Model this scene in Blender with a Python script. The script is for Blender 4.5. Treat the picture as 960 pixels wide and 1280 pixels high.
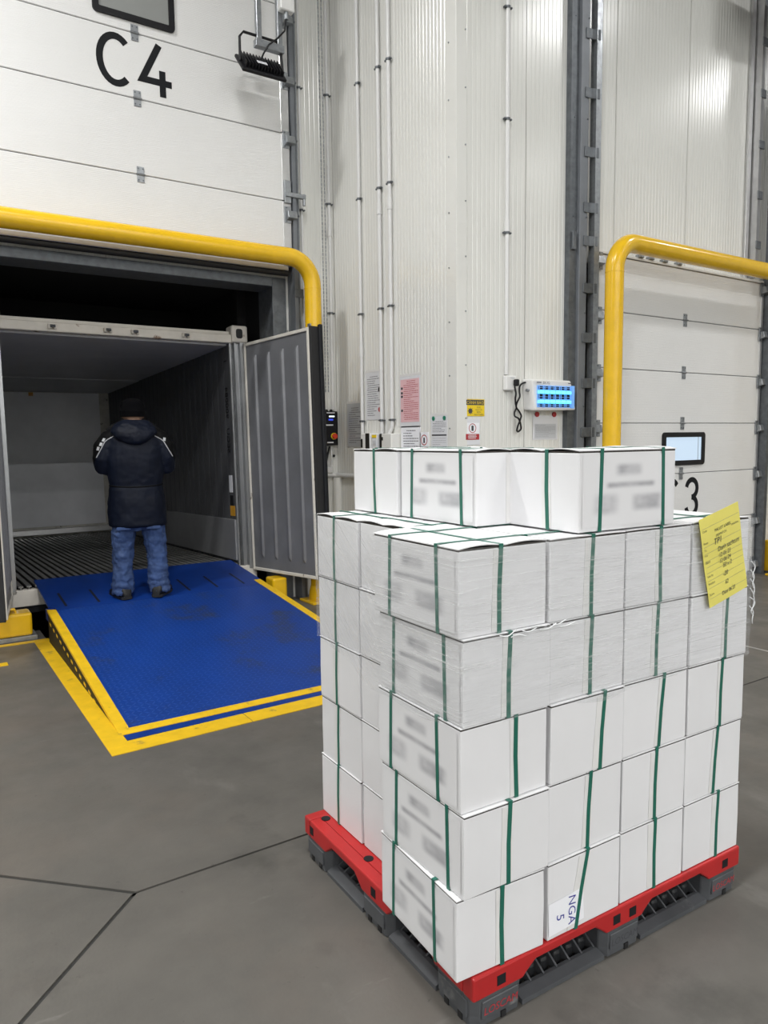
import bpy, bmesh, math, random
from mathutils import Vector, Matrix
from mathutils.bvhtree import BVHTree
random.seed(7)
for o in list(bpy.data.objects): bpy.data.objects.remove(o)
S = bpy.context.scene
C = S.collection
PI = math.pi

# ------------------------------------------------------------------ camera
CAM_H = 1.5462
cam_d = bpy.data.cameras.new('camera'); cam = bpy.data.objects.new('camera', cam_d); C.objects.link(cam)
cam_d.sensor_fit = 'HORIZONTAL'; cam_d.sensor_width = 36.0; cam_d.lens = 917.96/960*36.0
cam_d.clip_start = 0.02; cam_d.clip_end = 200
_r = Vector((0.835642, -0.54913375, -0.01243254)); _u = Vector((0.06540421, 0.07700415, 0.99488323)); _f = Vector((0.54536661, 0.83217936, -0.10026356))
m = Matrix.Identity(4)
for i in range(3):
    m[i][0] = _r[i]; m[i][1] = _u[i]; m[i][2] = -_f[i]
m[2][3] = CAM_H
cam.matrix_world = m
S.camera = cam
# ------------------------------------------------------------------ world, lamps' strength, exposure
w = bpy.data.worlds.new('world'); S.world = w; w.use_nodes = True
w.node_tree.nodes['Background'].inputs[0].default_value = (0.80, 0.86, 0.95, 1)
w.node_tree.nodes['Background'].inputs[1].default_value = 0.15
S.view_settings.view_transform = 'Standard'; S.view_settings.look = 'None'
S.view_settings.gamma = 1; S.view_settings.use_curve_mapping = False
S.view_settings.exposure = 0.0
LAMP_Z = 7.5
LAMP_W = 122.0
LAMP_SPREAD = 170
LAMP_COLOR = (1.0, 0.995, 0.985)
LAMPS = [((.4,1.2),1.85), ((-1.6,4.0),1.75), ((-7.6,1.2),1.7), ((-11.0,1.2),1.7), ((8.4,1.2),.75), ((12.4,1.2),.75),
         ((4.4,-3.2),.35), ((8.4,-3.2),.35), ((12.4,-3.2),.35), ((-7.6,-8.0),1.25), ((-3.6,-8.0),1.25), ((.4,-8.0),1.25), ((4.4,-8.0),1.25),
         ((-7.6,-13.0),4.2), ((-3.6,-13.0),4.2), ((.4,-13.0),4.2), ((4.4,-13.0),4.2), ((8.4,-13.0),4.2)]   # (x, y), share of LAMP_W

# ------------------------------------------------------------------ helpers
def wmat(o):
    mt = Matrix.Identity(4)
    while o is not None:
        mt = Matrix.LocRotScale(o.location, o.rotation_euler, o.scale) @ mt
        o = o.parent
    return mt

def tag(o, label=None, cat=None, group=None, kind=None):
    if label: o['label'] = label
    if cat: o['category'] = cat
    if group: o['group'] = group
    if kind: o['kind'] = kind
    return o

def thing(name, label, cat, loc=(0, 0, 0), rz=0.0, group=None):
    o = bpy.data.objects.new(name, None); C.objects.link(o)
    o.empty_display_size = 0.1
    o.location = loc; o.rotation_euler = (0, 0, rz)
    return tag(o, label, cat, group)

def struct_root(name, loc=(0, 0, 0)):
    o = bpy.data.objects.new(name, None); C.objects.link(o); o.location = loc
    o['kind'] = 'structure'
    return o

def add_mesh(name, me, mat, parent=None):
    o = bpy.data.objects.new(name, me); C.objects.link(o)
    if mat is not None and not me.materials: me.materials.append(mat)
    if parent is not None: o.parent = parent
    return o

class G:
    def __init__(s): s.v = []; s.f = []
    def add(s, vs, fs):
        b = len(s.v); s.v += [tuple(x) for x in vs]; s.f += [tuple(b+i for i in f) for f in fs]; return s
    def box(s, x0, x1, y0, y1, z0, z1):
        return s.hexa([(x0,y0,z0),(x1,y0,z0),(x1,y1,z0),(x0,y1,z0),(x0,y0,z1),(x1,y0,z1),(x1,y1,z1),(x0,y1,z1)])
    def hexa(s, p):
        return s.add(p, [(0,3,2,1),(4,5,6,7),(0,1,5,4),(1,2,6,5),(2,3,7,6),(3,0,4,7)])
    def cbox(s, c, d, rz=0.0, rx=0.0):
        M_ = Matrix.Translation(c) @ Matrix.Rotation(rz,4,'Z') @ Matrix.Rotation(rx,4,'X')
        h = [Vector((sx*d[0]/2, sy*d[1]/2, sz*d[2]/2)) for sz in (-1,1) for sx,sy in ((-1,-1),(1,-1),(1,1),(-1,1))]
        return s.hexa([M_ @ p for p in h])
    def prism(s, poly, axis, d0, d1):
        # poly: 2D points; axis 'x': (y,z), 'y': (x,z), 'z': (x,y)
        def mk(p, d):
            return {'x': (d,p[0],p[1]), 'y': (p[0],d,p[1]), 'z': (p[0],p[1],d)}[axis]
        n = len(poly); vs = [mk(p,d0) for p in poly]+[mk(p,d1) for p in poly]
        fs = [tuple(range(n))[::-1], tuple(range(n,2*n))]+[(i,(i+1)%n,n+(i+1)%n,n+i) for i in range(n)]
        return s.add(vs, fs)
    def loft(s, rings, cap=True):
        n = len(rings[0]); vs = [p for r in rings for p in r]; fs = []
        for k in range(len(rings)-1):
            for i in range(n):
                fs.append((k*n+i, k*n+(i+1)%n, (k+1)*n+(i+1)%n, (k+1)*n+i))
        if cap:
            fs.append(tuple(range(n))[::-1]); fs.append(tuple(range((len(rings)-1)*n, len(rings)*n)))
        return s.add(vs, fs)
    def tube(s, path, r, n=10, cap=True):
        P = [Vector(p) for p in path]; rings = []; ref = None
        for i, p in enumerate(P):
            t = (P[min(i+1,len(P)-1)]-P[max(i-1,0)]).normalized()
            if ref is None:
                ref = Vector((0,0,1)) if abs(t.z) < .9 else Vector((1,0,0))
            a = t.cross(ref).normalized(); b = a.cross(t).normalized(); ref = b
            rr = r[i] if isinstance(r, (list, tuple)) else r
            rings.append([p+a*(rr*math.cos(2*PI*k/n))+b*(rr*math.sin(2*PI*k/n)) for k in range(n)])
        return s.loft(rings, cap)
    def cyl(s, p0, p1, r, n=14): return s.tube([p0, p1], r, n)
    def ell(s, c, r, n=16, m_=10):
        rings = []
        for j in range(m_+1):
            a = -PI/2+PI*j/m_; a = max(-PI/2+.06, min(PI/2-.06, a))
            rings.append([(c[0]+r[0]*math.cos(a)*math.cos(2*PI*k/n), c[1]+r[1]*math.cos(a)*math.sin(2*PI*k/n), c[2]+r[2]*math.sin(a)) for k in range(n)])
        return s.loft(rings)
    def obj(s, name, mat, parent=None, smooth=False, bevel=0.0, seg=1, world=True, normals=True):
        me = bpy.data.meshes.new(name); vs = s.v
        if parent is not None and world:
            im = wmat(parent).inverted(); vs = [im @ Vector(v) for v in vs]
        me.from_pydata([tuple(v) for v in vs], [], s.f)
        bm = bmesh.new(); bm.from_mesh(me)
        if normals: bmesh.ops.recalc_face_normals(bm, faces=bm.faces)
        if bevel > 0:
            es = [e for e in bm.edges if len(e.link_faces) == 2 and e.calc_face_angle(0) > .5]
            bmesh.ops.bevel(bm, geom=es, offset=bevel, segments=seg, affect='EDGES', profile=.5, clamp_overlap=True)
        if smooth:
            for f in bm.faces: f.smooth = True
            for e in bm.edges:
                if len(e.link_faces) == 2 and e.calc_face_angle(0) > .7: e.smooth = False
        bm.to_mesh(me); bm.free(); me.update()
        return add_mesh(name, me, mat, parent)

def arc(c, r, a0, a1, n, plane='xz', off=0.0):
    out = []
    for i in range(n+1):
        a = a0+(a1-a0)*i/n
        x, z = c[0]+r*math.cos(a), c[1]+r*math.sin(a)
        out.append((x, off, z) if plane == 'xz' else (off, x, z) if plane == 'yz' else (x, z, off))
    return out

# ------------------------------------------------------------------ materials
MATS = {}
def nd(nt, t, **kw):
    n = nt.nodes.new(t)
    for k, v in kw.items(): setattr(n, k, v)
    return n
def mat(name, col, rough=.5, metal=0.0, var=0.0, vscale=6.0, col2=None, bump=0.0, bscale=60.0, stretch=(1,1,1), spec=.5,
        stain=None, stain_scale=2.0, stain_lo=.58, stain_hi=.68, emit=None, emit_s=0.0, rnd=0.0, coat=0.0, rvar=0.0, wave=None):
    mt = bpy.data.materials.new(name); mt.use_nodes = True; nt = mt.node_tree; b = nt.nodes['Principled BSDF']
    b.inputs['Base Color'].default_value = (*col, 1); b.inputs['Roughness'].default_value = rough
    b.inputs['Metallic'].default_value = metal; b.inputs['Specular IOR Level'].default_value = spec
    b.inputs['Coat Weight'].default_value = coat
    L = nt.links.new
    tc = nd(nt, 'ShaderNodeTexCoord'); mp = nd(nt, 'ShaderNodeMapping'); mp.inputs['Scale'].default_value = stretch
    L(tc.outputs['Object'], mp.inputs['Vector'])
    sock = None
    if var > 0 or col2 is not None:
        n1 = nd(nt, 'ShaderNodeTexNoise'); n1.inputs['Scale'].default_value = vscale; n1.inputs['Detail'].default_value = 6; n1.inputs['Roughness'].default_value = .6
        L(mp.outputs[0], n1.inputs['Vector'])
        r = nd(nt, 'ShaderNodeMapRange'); r.inputs[1].default_value = .3; r.inputs[2].default_value = .7; L(n1.outputs[0], r.inputs[0])
        mx = nd(nt, 'ShaderNodeMix', data_type='RGBA')
        c2 = col2 if col2 is not None else tuple(max(0, c*(1-var)) for c in col)
        mx.inputs[6].default_value = (*col, 1); mx.inputs[7].default_value = (*c2, 1); L(r.outputs[0], mx.inputs[0]); sock = mx.outputs[2]
        if rvar > 0:
            rr = nd(nt, 'ShaderNodeMapRange'); rr.inputs[3].default_value = rough-rvar; rr.inputs[4].default_value = rough+rvar
            L(r.outputs[0], rr.inputs[0]); L(rr.outputs[0], b.inputs['Roughness'])
    if stain is not None:
        n2 = nd(nt, 'ShaderNodeTexNoise'); n2.inputs['Scale'].default_value = stain_scale; n2.inputs['Detail'].default_value = 7; n2.inputs['Roughness'].default_value = .65
        L(mp.outputs[0], n2.inputs['Vector'])
        r2 = nd(nt, 'ShaderNodeMapRange'); r2.inputs[1].default_value = stain_lo; r2.inputs[2].default_value = stain_hi; L(n2.outputs[0], r2.inputs[0])
        mx2 = nd(nt, 'ShaderNodeMix', data_type='RGBA')
        if sock is not None: L(sock, mx2.inputs[6])
        else: mx2.inputs[6].default_value = (*col, 1)
        mx2.inputs[7].default_value = (*stain, 1); L(r2.outputs[0], mx2.inputs[0]); sock = mx2.outputs[2]
    if rnd > 0:
        oi = nd(nt, 'ShaderNodeObjectInfo'); rm = nd(nt, 'ShaderNodeMapRange'); rm.inputs[3].default_value = 1-rnd; rm.inputs[4].default_value = 1.0
        L(oi.outputs['Random'], rm.inputs[0])
        hs = nd(nt, 'ShaderNodeHueSaturation'); L(rm.outputs[0], hs.inputs['Value'])
        if sock is not None: L(sock, hs.inputs['Color'])
        else: hs.inputs['Color'].default_value = (*col, 1)
        sock = hs.outputs[0]
    if sock is not None: L(sock, b.inputs['Base Color'])
    if bump > 0:
        n3 = nd(nt, 'ShaderNodeTexNoise'); n3.inputs['Scale'].default_value = bscale; n3.inputs['Detail'].default_value = 3
        L(mp.outputs[0], n3.inputs['Vector'])
        bp = nd(nt, 'ShaderNodeBump'); bp.inputs['Strength'].default_value = bump; bp.inputs['Distance'].default_value = .01
        L(n3.outputs[0], bp.inputs['Height']); L(bp.outputs[0], b.inputs['Normal'])
    if wave is not None:   # (direction, scale, strength): fine embossed lines
        wv = nd(nt, 'ShaderNodeTexWave', wave_type='BANDS', bands_direction=wave[0]); wv.inputs['Scale'].default_value = wave[1]; wv.inputs['Distortion'].default_value = wave[3] if len(wave) > 3 else 0
        wv.inputs['Detail Scale'].default_value = 8
        L(mp.outputs[0], wv.inputs['Vector'])
        bp = nd(nt, 'ShaderNodeBump'); bp.inputs['Strength'].default_value = wave[2]; bp.inputs['Distance'].default_value = .002
        L(wv.outputs['Fac'], bp.inputs['Height']); L(bp.outputs[0], b.inputs['Normal'])
    if emit is not None:
        b.inputs['Emission Color'].default_value = (*emit, 1); b.inputs['Emission Strength'].default_value = emit_s
    MATS[name] = mt
    return mt

m_floor = mat('polished_concrete', (.128,.120,.108), .42, var=.3, vscale=2.2, col2=(.084,.080,.072), stain=(.052,.050,.045), stain_scale=1.3, stain_lo=.58, stain_hi=.75, bump=.05, bscale=90, rvar=.12, spec=.4)
def worn_concrete(mt):
    nt = mt.node_tree; L = nt.links.new; b = nt.nodes['Principled BSDF']; src = b.inputs['Base Color'].links[0].from_socket
    tc = nd(nt, 'ShaderNodeTexCoord')
    for sc, lo, hi, col, amt, st in ((3.2, .60, .74, (.20,.19,.175), .55, (1,.45,1)), (.9, .50, .68, (.135,.115,.098), .6, (1,1,1)), (26, .66, .74, (.04,.038,.035), .7, (1,1,1)), (7.0, .66, .76, (.26,.25,.235), .5, (.35,1.6,1))):
        mp = nd(nt, 'ShaderNodeMapping'); mp.inputs['Scale'].default_value = st; mp.inputs['Rotation'].default_value = (0,0,.5); L(tc.outputs['Object'], mp.inputs[0])
        n = nd(nt, 'ShaderNodeTexNoise'); n.inputs['Scale'].default_value = sc; n.inputs['Detail'].default_value = 8; n.inputs['Roughness'].default_value = .62; L(mp.outputs[0], n.inputs['Vector'])
        r = nd(nt, 'ShaderNodeMapRange'); r.inputs[1].default_value = lo; r.inputs[2].default_value = hi; r.inputs[4].default_value = amt; L(n.outputs[0], r.inputs[0])
        mx = nd(nt, 'ShaderNodeMix', data_type='RGBA'); mx.inputs[7].default_value = (*col, 1); L(src, mx.inputs[6]); L(r.outputs[0], mx.inputs[0]); src = mx.outputs[2]
    L(src, b.inputs['Base Color'])
worn_concrete(m_floor)
m_joint = mat('joint_sealant', (.03,.03,.028), .7, var=.4, vscale=30)
m_wallp = mat('insulated_panel_white', (.77,.77,.735), .21, var=.03, vscale=1.2, spec=.5, bump=.012, bscale=14)
m_wallback = mat('panel_core', (.35,.35,.34), .8, var=.1)
m_gal = mat('galvanised_steel', (.38,.40,.42), .38, .75, var=.3, vscale=25, rvar=.1)
m_galdark = mat('dull_galvanised_steel', (.17,.185,.2), .5, .6, var=.35, vscale=18)
m_alu = mat('aluminium_strip', (.62,.62,.62), .3, .7, var=.15, vscale=10)
m_rubber = mat('black_rubber', (.012,.012,.013), .6, var=.3, vscale=15)
m_shelter = mat('black_shelter_fabric', (.010,.010,.012), .8, var=.4, vscale=5)
m_doorw = mat('door_panel_white', (.77,.77,.76), .28, var=.03, vscale=2, wave=('Z', 22, .35, 2.5))
m_yellow = mat('yellow_paint', (.86,.52,.012), .24, var=.12, vscale=8, stain=(.35,.20,.02), stain_scale=14, stain_lo=.70, stain_hi=.74, coat=.3)
m_yelmatt = mat('yellow_floor_paint', (.80,.50,.010), .5, var=.2, vscale=10, stain=(.10,.085,.06), stain_scale=7, stain_lo=.61, stain_hi=.72)
m_blue = None
m_bluep = mat('blue_paint', (.004,.038,.24), .4, var=.25, vscale=6)
m_dark = mat('dark_steel', (.012,.013,.016), .6, .0, var=.4, vscale=10, spec=.25)
m_white = mat('white_plastic', (.78,.78,.77), .35, var=.03)
m_whitecond = mat('white_pvc', (.74,.74,.735), .3, var=.04)
m_black = mat('black_plastic', (.009,.009,.011), .45, var=.2, spec=.3)
m_letter = mat('black_lettering', (.014,.015,.017), .6, var=.2, vscale=20, spec=.15)
m_contwhite = mat('container_white_paint', (.76,.72,.65), .45, var=.15, vscale=7, stain=(.22,.12,.06), stain_scale=6, stain_lo=.62, stain_hi=.70)
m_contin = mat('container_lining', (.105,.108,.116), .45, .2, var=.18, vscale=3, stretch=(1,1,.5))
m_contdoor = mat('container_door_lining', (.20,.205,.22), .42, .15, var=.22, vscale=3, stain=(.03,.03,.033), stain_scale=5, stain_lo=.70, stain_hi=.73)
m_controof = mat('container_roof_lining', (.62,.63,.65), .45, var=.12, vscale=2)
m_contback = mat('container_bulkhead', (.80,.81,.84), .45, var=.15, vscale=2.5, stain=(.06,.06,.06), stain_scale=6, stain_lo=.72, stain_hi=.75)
m_contpatina = mat('container_bulkhead_margin', (.60,.58,.52), .5, var=.3, vscale=6, stain=(.06,.05,.035), stain_scale=9, stain_lo=.60, stain_hi=.68)
m_kick = mat('container_kick_plate', (.26,.265,.275), .42, .2, var=.2, vscale=3)
m_tbar = mat('aluminium_tbar', (.30,.30,.29), .45, .6, var=.4, vscale=6)
m_gasket = mat('pale_gasket', (.72,.69,.62), .5, var=.12, vscale=12, stain=(.2,.17,.13), stain_scale=9, stain_lo=.66, stain_hi=.72)
m_ss = mat('stainless_post', (.40,.41,.42), .3, .7, var=.2, vscale=4)
m_strap = mat('green_strap', (.012,.145,.100), .33, var=.2, vscale=30)
m_carton = mat('white_carton', (.77,.77,.785), .5, var=.035, vscale=4, rnd=.03, bump=.02, bscale=25, spec=.35)
m_flap = mat('white_carton_flap', (.81,.81,.82), .5, var=.03, vscale=4, rnd=.02, spec=.35)
m_flapgap = mat('flap_gap_shade', (.045,.038,.032), .9, var=.5, vscale=60)  # dark brown that paints the shade in the slit under the flaps
m_tape = mat('clear_tape', (.765,.76,.75), .3, var=.05, vscale=18, spec=.6)
m_red = mat('red_pallet_plastic', (.46,.016,.017), .42, var=.15, vscale=9, stain=(.13,.02,.02), stain_scale=7, stain_lo=.60, stain_hi=.72)
m_grey = mat('grey_pallet_plastic', (.085,.090,.098), .48, var=.3, vscale=10, stain=(.17,.17,.17), stain_scale=9, stain_lo=.62, stain_hi=.75)
m_greydk = mat('dark_grey_pallet_plastic', (.012,.013,.015), .5, var=.3, vscale=10)
m_paper = mat('white_paper', (.88,.89,.93), .55, var=.03)
m_lam = mat('laminated_paper', (.74,.75,.78), .25, var=.03)
m_papergrey = mat('grey_paper', (.55,.57,.60), .3, var=.04)
m_pink = mat('pink_paper', (.80,.52,.55), .35, var=.04)
m_ink = mat('dark_print', (.06,.06,.07), .6, var=.2)
m_inkgrey = mat('grey_print', (.22,.22,.24), .6, var=.2)
m_inkred = mat('red_print', (.45,.03,.04), .5, var=.15)
m_inkblue = mat('blue_marker', (.02,.03,.30), .5, var=.15)
m_inkpen = mat('pen_ink', (.04,.045,.05), .5, var=.15)
m_inkgreen = mat('green_print', (.02,.20,.12), .5, var=.15)
m_labely = mat('yellow_label_paper', (.80,.72,.16), .5, var=.05, vscale=8)
m_signy = mat('yellow_sign', (.85,.62,.02), .4, var=.04)
m_grimeyel = mat('brass_fitting', (.45,.36,.18), .4, .6, var=.2)
m_orange = mat('orange_sticker', (.65,.32,.02), .45, var=.15)
m_glassday = mat('daylit_pane', (.25,.28,.30), .2, var=.05, vscale=1.0, emit=(.62,.80,1.0), emit_s=.72)
m_glassdim = mat('window_pane', (.30,.31,.30), .15, var=.1, vscale=2)
m_uv = mat('uv_tube', (.2,.7,.9), .3, var=.02, emit=(.10,.62,1.0), emit_s=2.2)
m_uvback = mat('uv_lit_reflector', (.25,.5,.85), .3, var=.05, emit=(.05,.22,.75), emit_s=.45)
m_redbtn = mat('red_button', (.65,.05,.02), .35, var=.1)
m_bluelcd = mat('blue_indicator', (.02,.05,.5), .3, var=.05, emit=(.05,.1,1), emit_s=.6)
m_led = mat('white_indicator', (.9,.95,1), .3, var=.02, emit=(.8,.95,1), emit_s=1.2)
m_ceil = mat('ceiling_panel', (.60,.61,.62), .6, var=.04)
m_hallwall = mat('hall_wall_panel', (.52,.53,.52), .5, var=.04)
m_lampglow = mat('lamp_diffuser', (.9,.9,.88), .4, var=.01, emit=(1,.985,.955), emit_s=3)
m_jacket = mat('navy_jacket_cloth', (.0030,.0056,.0150), .55, var=.35, vscale=7, bump=.25, bscale=9, spec=.18)
m_jacketblk = mat('black_jacket_cloth', (.0018,.0018,.0022), .7, var=.3, vscale=10, bump=.2, bscale=12, spec=.15)
m_jeans = mat('blue_denim', (.040,.082,.215), .85, var=.5, vscale=9, bump=.45, bscale=16, stain=(.10,.15,.29), stain_scale=5, stain_lo=.58, stain_hi=.78)
m_skin = mat('skin', (.42,.25,.17), .5, var=.12)
m_shoe = mat('black_shoe', (.008,.008,.008), .5, var=.3)
m_beanie = mat('black_knit', (.0022,.0022,.003), .95, var=.4, vscale=40, bump=.3, bscale=120, spec=.08)
m_piping = mat('reflective_piping', (.40,.41,.43), .4, var=.05)
m_wirered = mat('red_wire', (.35,.04,.03), .5, var=.1)
m_bluegrey = mat('blue_grey_steel', (.20,.215,.235), .5, .3, var=.2, vscale=5)

def blue_tread():
    mt = mat('blue_tread_plate', (.004,.042,.26), .40, .0, var=.2, vscale=2.5, col2=(.004,.032,.19), stain=(.028,.036,.055), stain_scale=2.6, stain_lo=.56, stain_hi=.74)
    nt = mt.node_tree; L = nt.links.new; b = nt.nodes['Principled BSDF']
    tc = nd(nt, 'ShaderNodeTexCoord'); outs = []
    # two crossing sets of raised lozenges on a chequer of cells
    sep = nd(nt, 'ShaderNodeSeparateXYZ'); L(tc.outputs['Object'], sep.inputs[0])
    def mth(op, a, b_=None, v=None):
        n = nd(nt, 'ShaderNodeMath', operation=op)
        if isinstance(a, (int, float)): n.inputs[0].default_value = a
        else: L(a, n.inputs[0])
        if b_ is not None:
            if isinstance(b_, (int, float)): n.inputs[1].default_value = b_
            else: L(b_, n.inputs[1])
        return n.outputs[0]
    P_ = .034
    u = mth('DIVIDE', sep.outputs[0], P_); v = mth('DIVIDE', sep.outputs[1], P_)
    fu = mth('SUBTRACT', mth('FRACT', u), .5); fv = mth('SUBTRACT', mth('FRACT', v), .5)
    ck = mth('MODULO', mth('ADD', mth('FLOOR', mth('ABSOLUTE', u)), mth('FLOOR', mth('ABSOLUTE', v))), 2.0)
    s1 = mth('ADD', fu, fv); s2 = mth('SUBTRACT', fu, fv)
    def loz(a, c):
        return mth('GREATER_THAN', .42, mth('ADD', mth('MULTIPLY', mth('ABSOLUTE', a), 2.6), mth('MULTIPLY', mth('ABSOLUTE', c), .55)))
    h = mth('ADD', mth('MULTIPLY', ck, loz(s1, s2)), mth('MULTIPLY', mth('SUBTRACT', 1.0, ck), loz(s2, s1)))
    bp = nd(nt, 'ShaderNodeBump'); bp.inputs['Strength'].default_value = 1.0; bp.inputs['Distance'].default_value = .008
    L(h, bp.inputs['Height']); L(bp.outputs[0], b.inputs['Normal'])
    # worn tops of the lozenges, lightened; their glints are painted into the colour
    src = b.inputs['Base Color'].links[0].from_socket; mx = nd(nt, 'ShaderNodeMix', data_type='RGBA'); mx.inputs[7].default_value = (.035,.10,.36,1)
    L(src, mx.inputs[6]); L(mth('MULTIPLY', h, .55), mx.inputs[0]); L(mx.outputs[2], b.inputs['Base Color'])
    return mt
m_blue = blue_tread()

def blurred_print():
    mt = bpy.data.materials.new('faded_carton_print'); mt.use_nodes = True; nt = mt.node_tree; L = nt.links.new; b = nt.nodes['Principled BSDF']
    b.inputs['Roughness'].default_value = .5; b.inputs['Specular IOR Level'].default_value = .35
    tc = nd(nt, 'ShaderNodeTexCoord'); sep = nd(nt, 'ShaderNodeSeparateXYZ'); L(tc.outputs['UV'], sep.inputs[0])
    nz = nd(nt, 'ShaderNodeTexNoise'); nz.inputs['Scale'].default_value = 4.5; L(tc.outputs['UV'], nz.inputs['Vector'])
    def sm(sock, lo, hi, inv=False):
        r = nd(nt, 'ShaderNodeMapRange', interpolation_type='SMOOTHSTEP'); r.inputs[1].default_value = lo; r.inputs[2].default_value = hi
        if inv: r.inputs[3].default_value = 1; r.inputs[4].default_value = 0
        L(sock, r.inputs[0]); return r.outputs[0]
    def mul(a, c):
        n = nd(nt, 'ShaderNodeMath', operation='MULTIPLY'); L(a, n.inputs[0])
        if isinstance(c, float): n.inputs[1].default_value = c
        else: L(c, n.inputs[1])
        return n.outputs[0]
    tot = None
    for x0, x1, z0, z1, k, e in ((.37,.62,.72,.86,.62,.05), (.26,.78,.54,.61,.58,.035), (.14,.36,.18,.44,.42,.06), (.55,.86,.20,.42,.52,.05)):
        q = mul(mul(sm(sep.outputs[0], x0-e, x0+e), sm(sep.outputs[0], x1-e, x1+e, True)), mul(sm(sep.outputs[1], z0-e, z0+e), sm(sep.outputs[1], z1-e, z1+e, True)))
        q = mul(q, k)
        if tot is None: tot = q
        else:
            n = nd(nt, 'ShaderNodeMath', operation='ADD'); L(tot, n.inputs[0]); L(q, n.inputs[1]); tot = n.outputs[0]
    r = nd(nt, 'ShaderNodeMapRange'); r.inputs[1].default_value = .3; r.inputs[2].default_value = .7; r.inputs[3].default_value = .6; r.inputs[4].default_value = 1.25; L(nz.outputs[0], r.inputs[0])
    tot = mul(tot, r.outputs[0])
    mx = nd(nt, 'ShaderNodeMix', data_type='RGBA'); mx.inputs[6].default_value = (.755,.755,.77,1); mx.inputs[7].default_value = (.16,.16,.19,1)
    L(tot, mx.inputs[0]); L(mx.outputs[2], b.inputs['Base Color'])
    return mt
m_print = blurred_print()

def film_mat():
    mt = bpy.data.materials.new('stretch_film'); mt.use_nodes = True; nt = mt.node_tree; L = nt.links.new
    for n in list(nt.nodes): nt.nodes.remove(n)
    out = nd(nt, 'ShaderNodeOutputMaterial'); tr = nd(nt, 'ShaderNodeBsdfTransparent'); pr = nd(nt, 'ShaderNodeBsdfPrincipled')
    tr.inputs[0].default_value = (.965,.968,.97,1)
    pr.inputs['Base Color'].default_value = (.82,.83,.84,1); pr.inputs['Roughness'].default_value = .16; pr.inputs['Specular IOR Level'].default_value = .8
    at = nd(nt, 'ShaderNodeUVMap')
    def streak(sx, sy, lo, hi, k, rot=0.0):
        mp = nd(nt, 'ShaderNodeMapping'); mp.inputs['Scale'].default_value = (sx, sy, 1); mp.inputs['Rotation'].default_value = (0,0,rot); L(at.outputs[0], mp.inputs[0])
        n = nd(nt, 'ShaderNodeTexNoise'); n.inputs['Scale'].default_value = 1; n.inputs['Detail'].default_value = 4; n.inputs['Roughness'].default_value = .6; L(mp.outputs[0], n.inputs['Vector'])
        r = nd(nt, 'ShaderNodeMapRange'); r.inputs[1].default_value = lo; r.inputs[2].default_value = hi; r.inputs[4].default_value = k; L(n.outputs[0], r.inputs[0]); return r.outputs[0], n.outputs[0]
    a, h1 = streak(2.4, 170, .55, .72, .40); c_, h2 = streak(1.2, 28, .45, .8, .28)
    ad = nd(nt, 'ShaderNodeMath', operation='ADD'); L(a, ad.inputs[0]); L(c_, ad.inputs[1])
    ad2 = nd(nt, 'ShaderNodeMath', operation='ADD', use_clamp=True); L(ad.outputs[0], ad2.inputs[0]); ad2.inputs[1].default_value = .07
    bp = nd(nt, 'ShaderNodeBump'); bp.inputs['Strength'].default_value = .5; bp.inputs['Distance'].default_value = .004; L(h1, bp.inputs['Height']); L(bp.outputs[0], pr.inputs['Normal'])
    mx = nd(nt, 'ShaderNodeMixShader'); L(ad2.outputs[0], mx.inputs[0]); L(tr.outputs[0], mx.inputs[1]); L(pr.outputs[0], mx.inputs[2]); L(mx.outputs[0], out.inputs[0])
    return mt
m_film = film_mat()

# lettering -----------------------------------------------------------------
def text_mesh(s, size, align='LEFT', extr=0.0004, shear=0.0, sx=1.0):
    cu = bpy.data.curves.new('lettering', 'FONT'); cu.body = s; cu.size = size; cu.extrude = extr; cu.align_x = align; cu.shear = shear; cu.resolution_u = 3
    o = bpy.data.objects.new('lettering_tmp', cu); C.objects.link(o)
    dg = bpy.context.evaluated_depsgraph_get(); me = bpy.data.meshes.new_from_object(o.evaluated_get(dg))
    vs = [(v.co.x*sx, v.co.y, v.co.z) for v in me.vertices]; fs = [tuple(p.vertices) for p in me.polygons]
    bpy.data.objects.remove(o); bpy.data.curves.remove(cu); bpy.data.meshes.remove(me)
    return vs, fs

def stroke2d(path, wd):
    """flat ribbon around a 2D polyline -> list of quads as (verts, faces) in 2D"""
    P = [Vector(p) for p in path]; lft = []; rgt = []
    for i, p in enumerate(P):
        d0 = (P[i]-P[i-1]).normalized() if i > 0 else (P[1]-P[0]).normalized()
        d1 = (P[i+1]-P[i]).normalized() if i < len(P)-1 else d0
        t = (d0+d1).normalized(); n = Vector((-t.y, t.x)); k = 1/max(.5, n.dot(Vector((-d1.y, d1.x))))
        lft.append(p+n*(wd/2*k)); rgt.append(p-n*(wd/2*k))
    vs = lft+rgt; n = len(P)
    return vs, [(i, i+1, n+i+1, n+i) for i in range(n-1)]

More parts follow.
